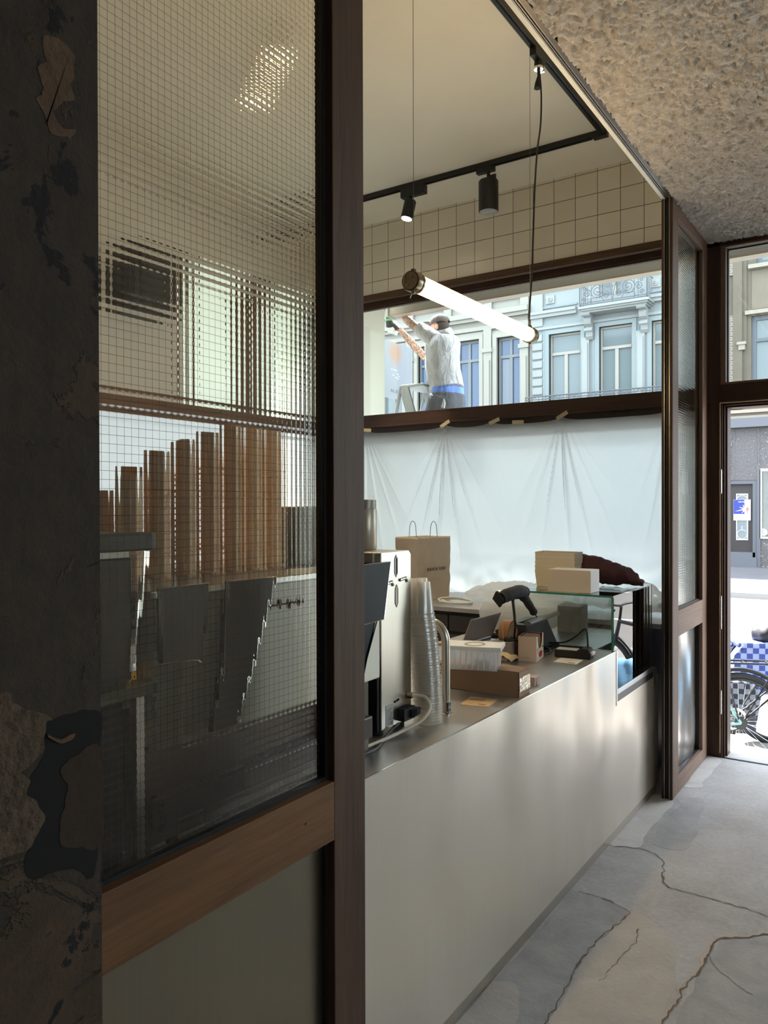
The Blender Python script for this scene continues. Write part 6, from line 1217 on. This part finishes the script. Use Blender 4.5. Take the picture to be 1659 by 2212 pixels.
    bm = BM(); tube(bm, [HT, HT+Vector((-0.02, 0, 0.14))], 0.014, 10); tube(bm, spline([(0.72, -0.29, 1.0), (0.84, -0.24, 1.03), (0.88, -0.1, 1.02), (0.87, 0, 1.01), (0.88, 0.1, 1.02), (0.84, 0.24, 1.03), (0.72, 0.29, 1.0)], 5), 0.012, 10); L('handlebar', bm, black, smooth=True)
    bm = BM(); M3 = Matrix(((1, 0, 0), (0, 0, 1), (0, 1, 0))); lathe(bm, [(0.06, -0.002), (0.088, -0.002), (0.088, 0.002), (0.06, 0.002), (0.06, -0.002)], BB+Vector((0, 0.05, 0)), 32, M=M3, capends=False)
    for s, a in ((1, 0.6), (-1, 0.6+PI)):
        e = BB+Vector((0.17*math.cos(a), s*0.07, 0.17*math.sin(a))); tube(bm, [BB+Vector((0, s*0.065, 0)), e], 0.010, 8); box(bm, e.x-0.045, e.x+0.045, e.y-(0.0 if s > 0 else 0.09), e.y+(0.09 if s > 0 else 0), e.z-0.01, e.z+0.01)
    lathe(bm, [(0.03, 0), (0.05, 0), (0.05, 0.02), (0.03, 0.02)], H+Vector((0, 0.04, 0)), 24, M=M3); L('crankset', bm, rimm)
    bm = BM(); P = []
    for i in range(13): a = PI/2+PI*i/12; P.append(H+Vector((0.045*math.cos(a), 0.05, 0.045*math.sin(a))))
    for i in range(13): a = -PI/2+PI*i/12; P.append(BB+Vector((0.088*math.cos(a), 0.05, 0.088*math.sin(a))))
    tube(bm, P, 0.004, 5, closed=True); L('chain', bm, blackrub)
    bm = BM(); tube(bm, [(0.05, -0.07, R-0.06), (0.02, -0.22, 0.02), (0.0, -0.25, 0.005)], 0.010, 8); L('kickstand', bm, black, smooth=True)
    return b
bk = bicycle('pale teal framed bicycle parked nearest the door with its rear wheel and rack in view', (-1.023, 6.286, GZ), math.radians(180+29), teal)
bk2 = bicycle('black bicycle with blue checked bags parked behind the teal one', (-0.86, 7.1, GZ), math.radians(20), mat('black frame', S(40, 40, 44), 0.35))
# bags and covers
pg_ = thing('pannier_bag', 'blue checked double pannier bag hung on the rack of the black bicycle', 'bag', (-0.86, 7.1, 0.0), math.radians(20))
bm = BM()
for s in (-1, 1): prism(bm, [(-0.36, 0.44), (0.04, 0.44), (0.10, 0.70), (0.02, 0.835), (-0.30, 0.84), (-0.38, 0.74)], lambda a, b, d: (a, d, b+GZ), s*0.08, s*0.22)
obj('bag_pockets', bm, chk_b, pg_, local=True, bevel=0.03); obj('top_flap', box(BM(), -0.34, 0.06, -0.23, 0.23, 0.80+GZ, 0.86+GZ), chk_b, pg_, local=True, bevel=0.025)
obj('white_piping', tube(BM(), [(-0.36, -0.225, 0.45+GZ), (-0.385, -0.225, 0.74+GZ), (-0.30, -0.225, 0.84+GZ)], 0.006, 8), paper, pg_, local=True)
g2 = thing('pannier_bag', 'dark grey checked pannier bag seen through the teal bicycle rear wheel', 'bag', (-1.15, 6.75, GZ), math.radians(20))
obj('bag_body', prism(BM(), [(-0.22, 0.20), (0.18, 0.20), (0.22, 0.48), (0.14, 0.56), (-0.18, 0.56), (-0.24, 0.46)], lambda a, b, d: (a, d, b), -0.08, 0.08), chk_g, g2, local=True, bevel=0.03); obj('ribbed_base', box(BM(), -0.215, 0.175, -0.085, 0.085, 0.14, 0.30), mat('dark ribbed base', S(66, 68, 78), 0.8), g2, local=True, bevel=0.02)
obj('support_post', box(BM(), -0.03, 0.03, -0.02, 0.02, 0.0, 0.2), black, g2, local=True)
lump('saddle_cover', lambda u: ((-0.86+0.36*(u-0.5)*0.9, 7.02, 0.55), 0.05+0.10*math.sin(PI*min(1, u+0.15)), 0.03+0.10*math.sin(PI*min(1, u*0.9+0.08))), lambda c, s, u: (0, c, s), mat('black quilted cover', S(38, 38, 42), 0.55), 'black padded cover lying over the blue checked pannier bags', 'saddle cover', 3, 30, 18, 0.015, 12)
lump('blue_cloth', lambda u: ((-0.33+0.5*(u-0.5), 6.62, 0.06), 0.10+0.04*math.sin(PI*u), 0.14+0.10*math.sin(PI*u)), lambda c, s, u: (0, c, s), mat('pale blue cloth', S(120, 168, 206), 0.85), 'pale blue cloth hung over the front of the black bicycle', 'cloth', 6, 30, 20, 0.03, 8)
